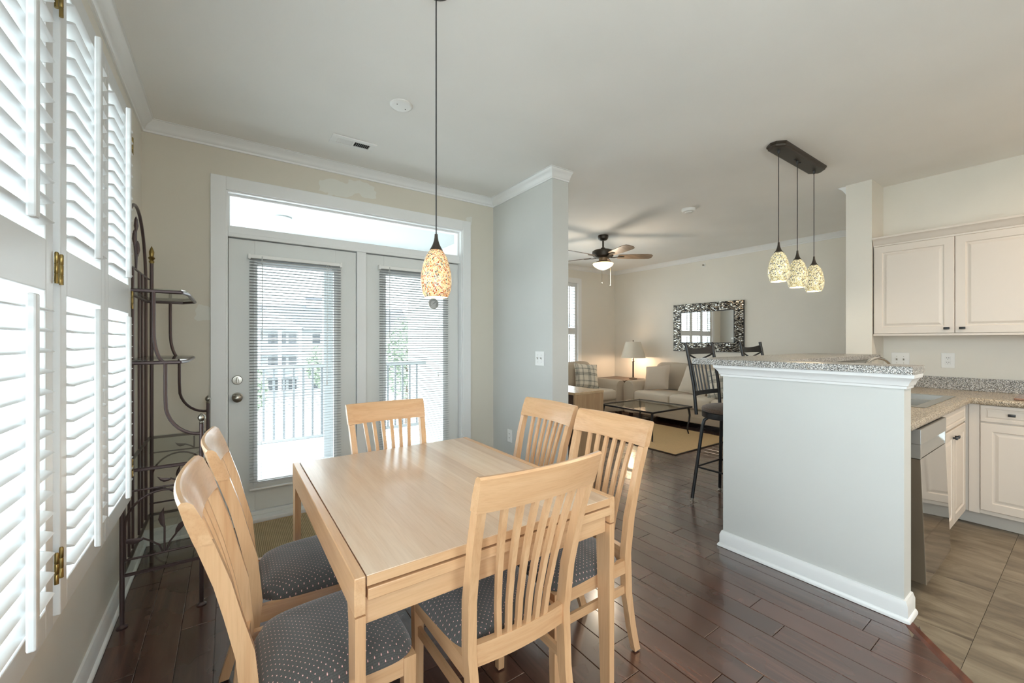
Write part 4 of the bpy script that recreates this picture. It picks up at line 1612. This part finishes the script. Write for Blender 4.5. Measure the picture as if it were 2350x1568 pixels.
# ceiling lamp added out of frame to brighten the kitchen
KL = thing('added_kitchen_light', (3.7, -.9, CE - .07), 'unseen kitchen ceiling light added for brightness', 'lamp')
MB().box(3.45, 3.95, -1.5, -.3, CE - .07, CE, .02).build('diffuser', mat('added_lamp_diffuser', '#FFF4E4', .5, emit='#FFE0C0', es=.5), KL)
l = bpy.data.lights.new('added_kitchen_lamp', 'AREA')
l.shape = 'RECTANGLE'
l.size, l.size_y = .5, 1.2
l.energy = 10
l.color = (1, .80, .60)
lo = bpy.data.objects.new('added_kitchen_lamp', l)
COL.objects.link(lo)
lo.location = (0, 0, -.005)
lo.parent = KL

# ------------------------------------------------------------------ bar stools


def make_stool():
    S = thing('bar_stool', (0, 0, 0), None, None, 'black bar stools at the bar')
    bl = M['black']
    # local: faces -y (towards the bar), back at +y
    zs = .745
    for sg in (-1, 1):
        MB().tube([(sg * .185, .175, zs - .03), (sg * .190, .195, .95), (sg * .195, .225, 1.12), (sg * .200, .262, 1.305)], .0135, 10).build('back_post', bl, S, smooth=True)
        for sy in (-1, 1):
            lg = MB().tube([(sg * .05, sy * .05, zs - .052), (sg * .115, sy * .115, zs - .054), (sg * .135, sy * .135, zs - .075), (sg * .145, sy * .145, zs - .12), (sg * .212, sy * .195, .028)], .0135, 10).build('leg', bl, S, smooth=True)
            MB().lathe([(.016, 0), (.017, .006), (.011, .012), (.011, .030)], (sg * .214, sy * .196, 0), 12).build('foot_cap', M['nickel'], lg, smooth=True)
    zr = .285
    k_ = .182
    MB().tube([(k_, k_ * .97, zr), (k_, -k_ * .97, zr), (-k_, -k_ * .97, zr), (-k_, k_ * .97, zr)], .0075, 8, closed=True).build('foot_ring', bl, S, smooth=True)
    # curved crest rail
    def arc(z0, z1, y0, y1, bow, name, xw):
        rings = []
        for i in range(11):
            u = -1 + 2 * i / 10
            bo = bow * (1 - u * u)
            dip = .022 * (1 - u * u) if name == 'crest_rail' else .0
            rings.append([(u * xw, y0 + bo - .005, z0), (u * xw, y0 + bo + .005, z0), (u * xw, y1 + bo + .005, z1 - dip), (u * xw, y1 + bo - .005, z1 - dip)])
        return MB().loft(rings).build(name, bl, S, smooth=True)
    arc(1.205, 1.275, .243, .256, .03, 'crest_rail', .192)
    arc(1.115, 1.128, .226, .228, .03, 'cross_rail', .192)
    arc(.865, .900, .185, .189, .025, 'lower_rail', .188)
    MB().tube([(-.185, .243, 1.205), (0, .262, 1.15), (.185, .228, 1.12)], .008, 6).build('cross_bar', bl, S)
    MB().tube([(.185, .243, 1.205), (0, .262, 1.15), (-.185, .228, 1.12)], .008, 6).build('cross_bar', bl, S)
    for i in range(6):
        u = -.75 + 1.5 * i / 5
        x = u * .165
        bo = .03 * (1 - (x / .19) ** 2)
        MB().tube([(x, .187 + bo * .83, .885), (x * 1.05, .226 + bo, 1.12)], .0062, 6).build('back_spindle', bl, S)
    MB().lathe([(.195, 0), (.205, .006), (.205, .048), (.195, .052)], (0, 0, zs - .052), 28).build('seat_pan', bl, S, smooth=True)
    MB().lathe([(.203, 0), (.208, .014), (.200, .030), (.165, .046), (.10, .056), (.004, .060)], (0, 0, zs), 28).build('seat_cushion', M['stool_seat'], S, smooth=True)
    MB().lathe([(.075, 0), (.075, .018)], (0, 0, zs - .07), 16).build('swivel', bl, S)
    return S


st0 = make_stool()
st0.location = (3.345, 1.725, 0)
st0['label'] = 'black metal bar stool with tweed seat beside the end of the half wall'
st0['category'] = 'stool'
st1 = copy_tree(st0)
st1.location = (4.25, 1.725, 0)
st1['label'] = 'black bar stool at the bar, its crest rail showing beside the mosaic mirror edge'

# ------------------------------------------------------------------ living room


def soft(mb, x0, x1, y0, y1, z0, z1, r=.05, puff=.0):
    bm = bmesh.new()
    bmesh.ops.create_cube(bm, size=1)
    bmesh.ops.subdivide_edges(bm, edges=list(bm.edges), cuts=5, use_grid_fill=True)
    cx_, cy_, cz_ = (x0 + x1) / 2, (y0 + y1) / 2, (z0 + z1) / 2
    hx, hy, hz = (x1 - x0) / 2, (y1 - y0) / 2, (z1 - z0) / 2
    for v in bm.verts:
        u = v.co * 2
        p = Vector((u.x * hx, u.y * hy, u.z * hz))
        q = Vector((max(-hx + r, min(hx - r, p.x)), max(-hy + r, min(hy - r, p.y)), max(-hz + r, min(hz - r, p.z))))
        d = p - q
        if d.length > 1e-6:
            p = q + d.normalized() * min(r, d.length if max(abs(u.x), abs(u.y), abs(u.z)) < .999 else r)
        if puff:
            w = [(1 - u.x * u.x), (1 - u.y * u.y), (1 - u.z * u.z)]
            p.x += math.copysign(puff * w[1] * w[2], u.x) if abs(u.x) > .99 else 0
            p.y += math.copysign(puff * w[0] * w[2], u.y) if abs(u.y) > .99 else 0
            p.z += math.copysign(puff * w[0] * w[1], u.z) if abs(u.z) > .99 else 0
        v.co = p + Vector((cx_, cy_, cz_))
    bmesh.ops.subdivide_edges(bm, edges=list(bm.edges), cuts=1, use_grid_fill=True, smooth=.6)
    mb.frombm(bm)
    return mb


def sofa(label, cat, length, nseat, depth=.93):
    """local: seat faces -y, along x, back at +y; origin at floor centre"""
    S = thing('sofa', (0, 0, 0), label, cat, 'oatmeal sofas in the living room')
    L, D = length / 2, depth / 2
    aw = .21
    MB().box(-L + .02, L - .02, -D + .03, D - .02, .10, .30, .012).build('base', M['sofa'], S, smooth=True)
    MB().box(-L + .018, L - .018, -D + .026, -D + .034, .175, .185, .002).build('welt', M['sofa'], S)
    soft(MB(), -L + .05, L - .05, D - .25, D, .12, .80, .07).build('back_frame', M['sofa'], S, smooth=True)
    for sg in (-1, 1):
        b = MB()
        # rolled arm: rounded profile extruded along depth
        prof_ = []
        x_in, x_out = L - aw, L
        for k_ in range(13):
            q = math.pi * k_ / 12
            prof_.append(((x_in + x_out) / 2 + (aw / 2 + .012) * math.cos(q), .535 + .105 * math.sin(q)))
        prof_ = [(x_out - .012, .10)] + prof_ + [(x_in + .012, .10)]
        rings = []
        for y, s_ in ((-D, .93), (-D + .02, 1), (D - .06, 1), (D - .02, .95)):
            cxm = (x_in + x_out) / 2
            rings.append([(sg * (cxm + (px_ - cxm) * s_), y, .10 + (pz - .10) * (1 - (1 - s_) * .3)) for px_, pz in prof_])
        b.loft(rings)
        b.build('arm', M['sofa'], S, smooth=True)
    w = (length - 2 * aw) / nseat
    for i in range(nseat):
        a = -L + aw + w * i
        soft(MB(), a + .004, a + w - .004, -D - .005, D - .24, .305, .475, .035, .012).build('seat_cushion', M['sofa_light'], S, smooth=True)
        bc = soft(MB(), -w / 2 + .005, w / 2 - .005, -.085, .085, 0, .44, .07, .02).build('back_cushion', M['sofa'], S, smooth=True)
        bc.location = (a + w / 2, D - .33, .475)
        bc.rotation_euler = (R(-12), 0, 0)
    for sx in (-1, 1):
        for sy in (-1, 1):
            MB().bar([(sx * (L - .09), sy * (D - .09), 0, .018, .018), (sx * (L - .09), sy * (D - .09), .105, .026, .026)]).build('foot', M['walnut'], S)
    return S


s1 = sofa('oatmeal three-seat sofa under the mosaic mirror', 'sofa', 2.42, 3)
s1.location = (6.085, 3.51, 0)
s1.rotation_euler = (0, 0, R(-90))
s2 = sofa('oatmeal loveseat under the living room window, mostly hidden by the wall stub', 'sofa', 1.62, 2)
s2.location = (4.90, 5.23, 0)


def pillow(name, label, m, loc, rot, w=.44, h=.44, t=.13, welt=True):
    root = thing(name, loc, label, 'cushion')
    b = MB()
    N = 14
    for sg in (1, -1):
        rows_ = []
        for j in range(N + 1):
            row = []
            for i in range(N + 1):
                u, v = -1 + 2 * i / N, -1 + 2 * j / N
                pin = 1 - .07 * (1 - u * u) * 0 - .06 * ((1 - v * v) if abs(u) > 0 else 0) * abs(u) ** 3
                pin2 = 1 - .06 * (1 - u * u) * abs(v) ** 3
                z = sg * t / 2 * ((1 - abs(u) ** 2.6) * (1 - abs(v) ** 2.6)) ** .55
                row.append((u * w / 2 * pin, v * h / 2 * pin2, z))
            rows_.append(row)
        vs = [p for r_ in rows_ for p in r_]
        fs = []
        for j in range(N):
            for i in range(N):
                q = (j * (N + 1) + i, j * (N + 1) + i + 1, (j + 1) * (N + 1) + i + 1, (j + 1) * (N + 1) + i)
                fs.append(q if sg > 0 else q[::-1])
        b.add(vs, fs)
    bm = bmesh.new()
    me = bpy.data.meshes.new('tmp')
    me.from_pydata(b.v, [], b.f)
    bm.from_mesh(me)
    bmesh.ops.remove_doubles(bm, verts=bm.verts, dist=.0005)
    WP[root] = Vector((0, 0, 0))
    o = MB().frombm(bm).build('cover', m, root, smooth=True)
    o.location = (0, 0, 0)
    me2 = o.data
    me2.transform(Matrix.Translation((WP[o].x, WP[o].y, WP[o].z)))
    if welt:
        pts = []
        for i in range(48):
            q = i / 48 * 4
            e, u = int(q), -1 + 2 * (q - int(q))
            uv = [(u, -1), (1, u), (-u, 1), (-1, -u)][e]
            pn = 1 - .06 * (1 - u * u)
            if e in (0, 2):
                pts.append((uv[0] * w / 2, uv[1] * h / 2 * pn, 0))
            else:
                pts.append((uv[0] * w / 2 * pn, uv[1] * h / 2, 0))
        wl = MB().tube(pts, .005, 6, closed=True).build('welt', m, root, smooth=True)
    root.rotation_euler = rot
    root.location = loc
    return root


def stand(loc, yaw, lean, roll=0):
    """orientation of a pillow stood on edge: face direction yaw (deg, 0 = -y), leaning back by lean"""
    return (Matrix.Rotation(R(yaw), 4, 'Z') @ Matrix.Rotation(R(90 - lean), 4, 'X') @ Matrix.Rotation(R(roll), 4, 'Z')).to_euler()


pillow('throw_pillow', 'natural linen throw pillow propped on the long sofa by the lamp', M['pillow'], (5.93, 4.27, .70), stand(None, -90, 22, 8), .46, .42, .15)
pillow('throw_pillow', 'plain pale throw pillow on the long sofa behind the bar stool', M['sofa_light'], (5.96, 3.60, .70), stand(None, -90, 24, -6), .46, .44, .14)
pillow('throw_pillow', 'plaid throw pillow on the long sofa beside the half wall', M['plaid'], (5.90, 3.14, .70), stand(None, -90, 22, 12), .46, .44, .14)
pillow('throw_pillow', 'plaid throw pillow leaning on the loveseat beside the wall stub', M['plaid'], (5.16, 5.15, .70), stand(None, -12, 18, -6), .46, .44, .14)

# end table and lamp
ET = thing('end_table', (6.15, 5.28, 0), 'dark wood end table in the corner between the two sofas', 'table')
MB().box(5.80, 6.48, 4.93, 5.62, .575, .602, .006).build('top', M['walnut'], ET)
MB().box(5.84, 6.44, 4.97, 5.58, .515, .575).build('apron', M['walnut'], ET)
for xx in (5.86, 6.42):
    for yy in (4.99, 5.56):
        MB().bar([(xx, yy, 0, .016, .016), (xx, yy, .52, .022, .022)]).build('leg', M['walnut'], ET)
lx, ly = 6.24, 5.012
LP = thing('table_lamp', (lx, ly, .602), 'table lamp with ivory drum shade on the corner end table', 'lamp')
MB().lathe([(.075, 0), (.075, .014), (.030, .022), (.016, .034)], (lx, ly, .602), 24).build('base', M['bronze'], LP, smooth=True)
MB().lathe([(.015, .03), (.015, .32), (.022, .325), (.022, .335), (.012, .34), (.012, .40)], (lx, ly, .602), 16).build('stem', M['bronze'], LP, smooth=True)
MB().lathe([(.226, 0), (.138, .295), (.136, .295), (.224, 0)], (lx, ly, 1.002), 40, caps=False).build('lamp_shade', M['lampshade'], LP, smooth=True)
MB().lathe([(.004, .0), (.004, .31), (.010, .315), (.010, .325), (.002, .335)], (lx, ly, .995), 10).build('finial', M['bronze'], LP, smooth=True)
MB().lathe([(.004, 0), (.022, .02), (.028, .06), (.018, .09), (.004, .1)], (lx, ly, 1.03), 14).build('bulb', M['bulb'], LP, smooth=True)
l = bpy.data.lights.new('table_lamp_light', 'POINT')
l.energy = 3
l.color = (1, .70, .46)
l.shadow_soft_size = .03
lo = bpy.data.objects.new('table_lamp_light', l)
COL.objects.link(lo)
lo.location = (0.0, 0.05, .40)
lo.parent = LP

# jute rug
RG = thing('area_rug', (4.9, 3.7, 0), 'tan jute rug with dark binding under the coffee table', 'rug')
MB().box(4.24, 5.55, 2.81, 4.63, .001, .009, .002).build('rug_field', M['rug'], RG)
MB().box(4.22, 4.24, 2.79, 4.65, .001, .008).box(5.55, 5.57, 2.79, 4.65, .001, .008).box(4.24, 5.55, 2.79, 2.81, .001, .008).box(4.24, 5.55, 4.63, 4.65, .001, .008).build('binding', M['rug_edge'], RG)

# coffee table
CT = thing('coffee_table', (4.915, 3.73, .01), 'glass-topped black iron coffee table on the jute rug', 'table')
a0, a1, c0, c1 = 4.47, 5.36, 3.28, 4.18
zt = .40
f = MB()
f.box(a0, a1, c0, c0 + .022, zt - .022, zt, .002).box(a0, a1, c1 - .022, c1, zt - .022, zt, .002).box(a0, a0 + .022, c0 + .022, c1 - .022, zt - .022, zt, .002).box(a1 - .022, a1, c0 + .022, c1 - .022, zt - .022, zt, .002)
f.build('frame', M['black'], CT)
MB().box(a0 + .022, a1 - .022, c0 + .022, c1 - .022, zt - .012, zt - .003).build('glass_top', M['shelf_glass'], CT)
for sx in (0, 1):
    for sy in (0, 1):
        bx_, by_ = (a0 + .04, a1 - .04)[sx], (c0 + .04, c1 - .04)[sy]
        ox, oy = (-1, 1)[sx], (-1, 1)[sy]
        pts = []
        for z, o_ in ((zt - .02, 0), (.33, .012), (.27, .020), (.20, .012), (.13, -.006), (.06, -.010), (.012, .004)):
            pts.append((bx_ + ox * o_, by_ + oy * o_ * .5, z))
        MB().tube(pts, [.016, .016, .014, .012, .011, .010, .009], 8).build('leg', M['black'], CT, smooth=True)

# pale oak cabinet behind the wall stub
OC = thing('oak_cabinet', (3.325, 3.72, 0), 'low pale oak cabinet standing behind the dining chairs by the wall stub', 'cabinet')
ox0, ox1, oy0, oy1 = 3.10, 3.555, 3.27, 4.15
MB().box(ox0, ox1, oy0, oy1, .722, .75, .002).build('top', M['oak_top'], OC)
MB().box(ox0 + .004, ox1 - .018, oy0 + .006, oy0 + .026, .0, .722).build('end_panel', M['oak'], OC)
MB().box(ox0 + .004, ox1 - .018, oy1 - .026, oy1 - .006, .0, .722).build('end_panel', M['oak'], OC)
MB().box(ox0 + .020, ox0 + .030, oy0 + .026, oy1 - .026, .05, .722).build('back_panel', M['walnut'], OC)
for a, e in ((oy0 + .006, (oy0 + oy1) / 2 - .002), ((oy0 + oy1) / 2 + .002, oy1 - .006)):
    d = MB().box(ox1 - .018, ox1, a, e, .06, .720, .002).build('door', M['oak'], OC)
    MB().box(ox1, ox1 + .018, (a + e) / 2 - .05, (a + e) / 2 + .05, .66, .67, .002).build('handle', M['nickel'], d)
MB().box(ox0 + .03, ox1 - .03, oy0 + .026, oy1 - .026, .05, .07).build('bottom_panel', M['oak'], OC)

# mosaic mirror on the right wall
MR = thing('wall_mirror', (XR - .02, 3.745, 1.135), 'rectangular wall mirror with mosaic tile frame above the long sofa', 'mirror')
my0, my1, mz0, mz1 = 3.147, 4.357, 1.140, 1.950
fw = .150
MB().box(XR - .028, XR, my0, my1, mz0, mz1).build('back_board', M['black'], MR)
MB().box(XR - .034, XR - .028, my0 + fw, my1 - fw, mz0 + fw, mz1 - fw).build('mirror_glass', M['mirror'], MR)


def m_tess():
    m, t, b = newmat('mirror_tesserae')
    g_ = nd(t, 'ShaderNodeNewGeometry')
    r = ramp(t, [(0, '#1F1C1A'), (.3, '#4A443C'), (.5, '#8A8478'), (.68, '#6E6252'), (.86, '#C9C7C0')], 'CONSTANT')
    t.links.new(g_.outputs['Random Per Island'], r.inputs[0])
    t.links.new(r.outputs[0], b.inputs['Base Color'])
    b.inputs['Metallic'].default_value = .75
    b.inputs['Roughness'].default_value = .22
    return m


tess = MB()
rg = random.Random(5)
zz = mz0 + .004
while zz < mz1 - .012:
    yy = my0 + .003
    while yy < my1 - .006:
        w_ = rg.uniform(.012, .030)
        e = min(yy + w_, my1 - .003)
        if not (my0 + fw - .004 < e and yy < my1 - fw + .004 and zz + .010 > mz0 + fw - .004 and zz < mz1 - fw + .004):
            dd = rg.uniform(.003, .007)
            tl = rg.uniform(-.002, .002)
            tess.add([(XR - .028, yy, zz), (XR - .028, e - .0015, zz), (XR - .028, e - .0015, zz + .010), (XR - .028, yy, zz + .010),
                      (XR - .028 - dd, yy, zz), (XR - .028 - dd + tl, e - .0015, zz), (XR - .028 - dd + tl, e - .0015, zz + .010), (XR - .028 - dd, yy, zz + .010)],
                     [(4, 5, 6, 7), (0, 1, 5, 4), (1, 2, 6, 5), (2, 3, 7, 6), (3, 0, 4, 7)])
        yy = e
    zz += .0115
tess.build('mosaic_tiles', m_tess(), MR, kind='stuff')

# mantel shelf on the wall that only the mirror shows
MS = thing('mantel_shelf', (XS1 + .1, 4.75, 1.30), 'white mantel shelf seen in the mosaic mirror', 'shelf')
MB().box(XS1 + .001, XS1 + .20, 4.15, 5.35, 1.36, 1.40, .004).build('board', M['trim'], MS)
MB().box(XS1 + .001, XS1 + .12, 4.2, 4.24, 1.20, 1.36, .004).build('bracket', M['trim'], MS)
MB().box(XS1 + .001, XS1 + .12, 5.26, 5.30, 1.20, 1.36, .004).build('bracket', M['trim'], MS)

# ceiling fan
fx, fy = 4.154, 3.835
FN = thing('ceiling_fan', (fx, fy, 2.05), 'five-blade bronze ceiling fan with lit glass bowl in the living room', 'fan')
MB().lathe([(.068, 0), (.070, -.02), (.064, -.045), (.048, -.062), (.022, -.068), (.014, -.068)], (fx, fy, CE), 24).build('canopy', M['bronze'], FN, smooth=True)
MB().lathe([(.012, 0), (.012, -.10), (.026, -.105), (.036, -.128), (.034, -.138)], (fx, fy, CE - .06), 16).build('downrod', M['bronze'], FN, smooth=True)
MB().lathe([(.034, 0), (.120, -.008), (.142, -.022), (.146, -.060), (.132, -.092), (.090, -.108), (.060, -.112)], (fx, fy, 2.545), 32).build('motor_housing', M['bronze'], FN, smooth=True)
MB().lathe([(.060, 0), (.056, -.040), (.092, -.052), (.118, -.070), (.120, -.082)], (fx, fy, 2.435), 28).build('light_fitter', mat('tan_fitter', '#8C7459', .4, .4), FN, smooth=True)
MB().lathe([(.132, .0), (.138, -.012), (.118, -.040), (.074, -.068), (.030, -.086), (.003, -.090)], (fx, fy, 2.362), 32).build('glass_bowl', M['fanbowl'], FN, smooth=True)
view = math.degrees(math.atan2(fy, fx))
for i in range(5):
    a = R(-35 + 72 * i)
    ca, sa = math.cos(a), math.sin(a)

    def Q(r_, t_, z):
        return (fx + ca * r_ - sa * t_, fy + sa * r_ + ca * t_, z)
    zb = 2.452
    outline = [(.20, .045), (.24, .058), (.40, .066), (.58, .070), (.635, .060), (.66, .030), (.66, -.030), (.635, -.060), (.58, -.070), (.40, -.066), (.24, -.058), (.20, -.045)]
    tilt = -.24
    b = MB().loft([[Q(r_, t_, zb + t_ * tilt - .003) for r_, t_ in outline], [Q(r_, t_, zb + t_ * tilt + .003) for r_, t_ in outline]])
    bl = b.build('blade', M['blade'], FN)
    MB().loft([[Q(r_, w_, z - .003), Q(r_, -w_, z - .003), Q(r_, -w_, z + .003), Q(r_, w_, z + .003)] for r_, w_, z in ((.10, .014, 2.440), (.15, .012, 2.438), (.20, .030, 2.446), (.26, .028, 2.447), (.285, .008, 2.447))]).build('blade_iron', M['bronze'], bl)
for ang, ln in ((R(215), .28), (R(-20), .29)):
    xx, yy = fx + .11 * math.cos(ang), fy + .11 * math.sin(ang)
    MB().tube([(xx, yy, 2.37), (xx, yy, 2.37 - ln)], .0018, 5).lathe([(.001, .03), (.005, .022), (.009, .010), (.007, .002), (.001, 0)], (xx, yy, 2.345 - ln), 8).build('pull_chain', M['nickel'], FN)
l = bpy.data.lights.new('fan_light', 'POINT')
l.energy = 6
l.color = (1, .86, .68)
l.shadow_soft_size = .13
lo = bpy.data.objects.new('fan_light', l)
COL.objects.link(lo)
lo.location = (0, 0, 2.18 - 2.05)
lo.parent = FN

# ------------------------------------------------------------------ balcony and the world outside
bal = thing('balcony', (.6, 4.45, -.15), None, None, kind='structure')
MB().box(-1.6, XS0, YF + .16, 5.35, -.16, -.04).build('balcony_floor', M['white_ext'], bal)
MB().box(-1.6, XS0, YF + .16, 5.40, 2.47, 2.60).build('balcony_ceiling', M['white_ext'], bal)
MB().box(-1.6, XS0, 5.18, 5.34, 2.16, 2.47).build('beam', M['white_ext'], bal)
MB().lathe([(.075, 0), (.075, -.012), (.06, -.016), (.002, -.016)], (.42, 4.35, 2.47), 24).build('recessed_light', M['white_ext'], bal, smooth=True)
rl = thing('balcony_railing', (.3, 5.26, -.04), 'white balcony railing with thin balusters outside the doors', 'railing')
MB().box(-1.6, XS0, 5.225, 5.295, 1.005, 1.045, .004).build('top_rail', M['white_ext'], rl)
MB().box(-1.6, XS0, 5.24, 5.28, .18, .215, .003).build('bottom_rail', M['white_ext'], rl)
b0 = MB().box(-1.55, -1.528, 5.249, 5.271, .215, 1.005).build('baluster', mat('grey_baluster', '#8E9296', .7), rl)
for i in range(1, 38):
    dup(b0, (.098 * i, 0, 0))
for xx in (-1.52, .985):
    MB().box(xx - .06, xx + .06, 5.20, 5.32, -.04, 2.16, .004).build('post', M['white_ext'], rl)

gd = MB().box(-140, 160, -120, 160, -6.4, -6.0).build('ground', M['pale_ground'], kind='structure')


def house(label, cx_, cy_, w, rot):
    H_ = thing('apartment_house', (cx_, cy_, -6.0), label, 'building')
    # built with the front on local -y; placed afterwards
    o = WP[H_]
    W2_ = w / 2
    D2 = 6.0
    MB().box(o.x - W2_, o.x + W2_, o.y - D2, o.y + D2, o.z, o.z + 8.9).build('wall', M['siding'], H_)
    ez, rz = o.z + 8.9, o.z + 12.4
    MB().loft([[(o.x - W2_ - .6, o.y - D2 - .7, ez - .2), (o.x - W2_ - .6, o.y, rz), (o.x - W2_ - .6, o.y + D2 + .7, ez - .2)], [(o.x + W2_ + .6, o.y - D2 - .7, ez - .2), (o.x + W2_ + .6, o.y, rz), (o.x + W2_ + .6, o.y + D2 + .7, ez - .2)]]).build('roof', M['roof'], H_)
    MB().box(o.x - .2, o.x + 1.8, o.y - .6, o.y + .6, rz - .8, rz + .9).build('chimney', M['house_trim'], H_)
    MB().box(o.x - .35, o.x + 1.95, o.y - .75, o.y + .75, rz + .9, rz + 1.25).build('chimney_cap', M['roof'], H_)
    gx = o.x - 4.6
    gy = o.y - D2 - 2.0
    MB().loft([[(gx - 3.8, gy, ez), (gx + 3.8, gy, ez), (gx, gy, ez + 2.5)], [(gx - 3.8, o.y - 1, ez), (gx + 3.8, o.y - 1, ez), (gx, o.y - 1, ez + 2.5)]]).build('gable', M['house_trim'], H_)
    for lv_ in range(3):
        z = o.z + 2.95 * lv_
        MB().box(gx - 3.6, gx + 3.6, gy + .2, o.y - D2, z + 2.7, z + 2.95).build('porch_deck', M['house_trim'], H_)
        for k_ in range(4):
            xx = gx - 3.4 + 6.8 * k_ / 3
            MB().box(xx - .2, xx + .2, gy + .25, gy + .65, z, z + 2.7).build('porch_column', M['house_trim'], H_)
        for k_, (xa, ww) in enumerate(((-6.9 + 0, 0), (-6.6, 1.1), (-4.9, 2.2), (-2.6, 1.1), (.2, 1.1), (4.0, 1.8), (7.5, 1.1))):
            if ww == 0:
                continue
            wd = MB().box(o.x + xa, o.x + xa + ww, o.y - D2 - .08, o.y - D2 + .02, z + .9, z + 2.4).build('window', M['house_trim'], H_)
            for q in range(2):
                MB().box(o.x + xa + .08, o.x + xa + ww - .08, o.y - D2 - .12, o.y - D2 - .07, z + .98 + .72 * q, z + 1.60 + .72 * q).build('pane', M['pane_far'], wd)
    H_.rotation_euler = (0, 0, R(rot))
    return H_


house('white three-storey apartment house with gable and chimney beyond the balcony', 9.6, 66, 26, -6)
hw = house('pale apartment house end seen through the fixed door panel', 43, 62, 22, -30)


def tree(label, x, y, h, r, seed):
    Tt = thing('tree', (x, y, -6), label, 'tree')
    rr = random.Random(seed)
    MB().tube([(x, y, -6), (x + .1, y, -6 + h * .4), (x, y + .1, -6 + h * .75)], [.22, .16, .06], 8).build('trunk', M['bark'], Tt, smooth=True)
    b = MB()
    for i in range(1500):
        while True:
            p = Vector((rr.uniform(-1, 1), rr.uniform(-1, 1), rr.uniform(-1, 1)))
            if p.length < 1:
                break
        c_ = Vector((x + p.x * r, y + p.y * r, -6 + h * .62 + p.z * h * .38))
        d1_ = Vector((rr.uniform(-1, 1), rr.uniform(-1, 1), rr.uniform(-1, 1))).normalized() * .22
        d2_ = d1_.orthogonal().normalized() * .12
        b.add([c_ - d1_, c_ + d2_, c_ + d1_, c_ - d2_], [(0, 1, 2, 3)])
    b.build('foliage', M['leaf'], Tt)
    return Tt


tree('small leafy tree at the edge of the knob-side door glass', 1.3, 38, 5.6, 1.3, 1)
tree('bushy tree standing before the white apartment house', 9.2, 50, 7.2, 2.2, 2)
tree('leafy tree seen in the edge of the fixed door glass', 12.6, 34, 9.5, 2.0, 3)
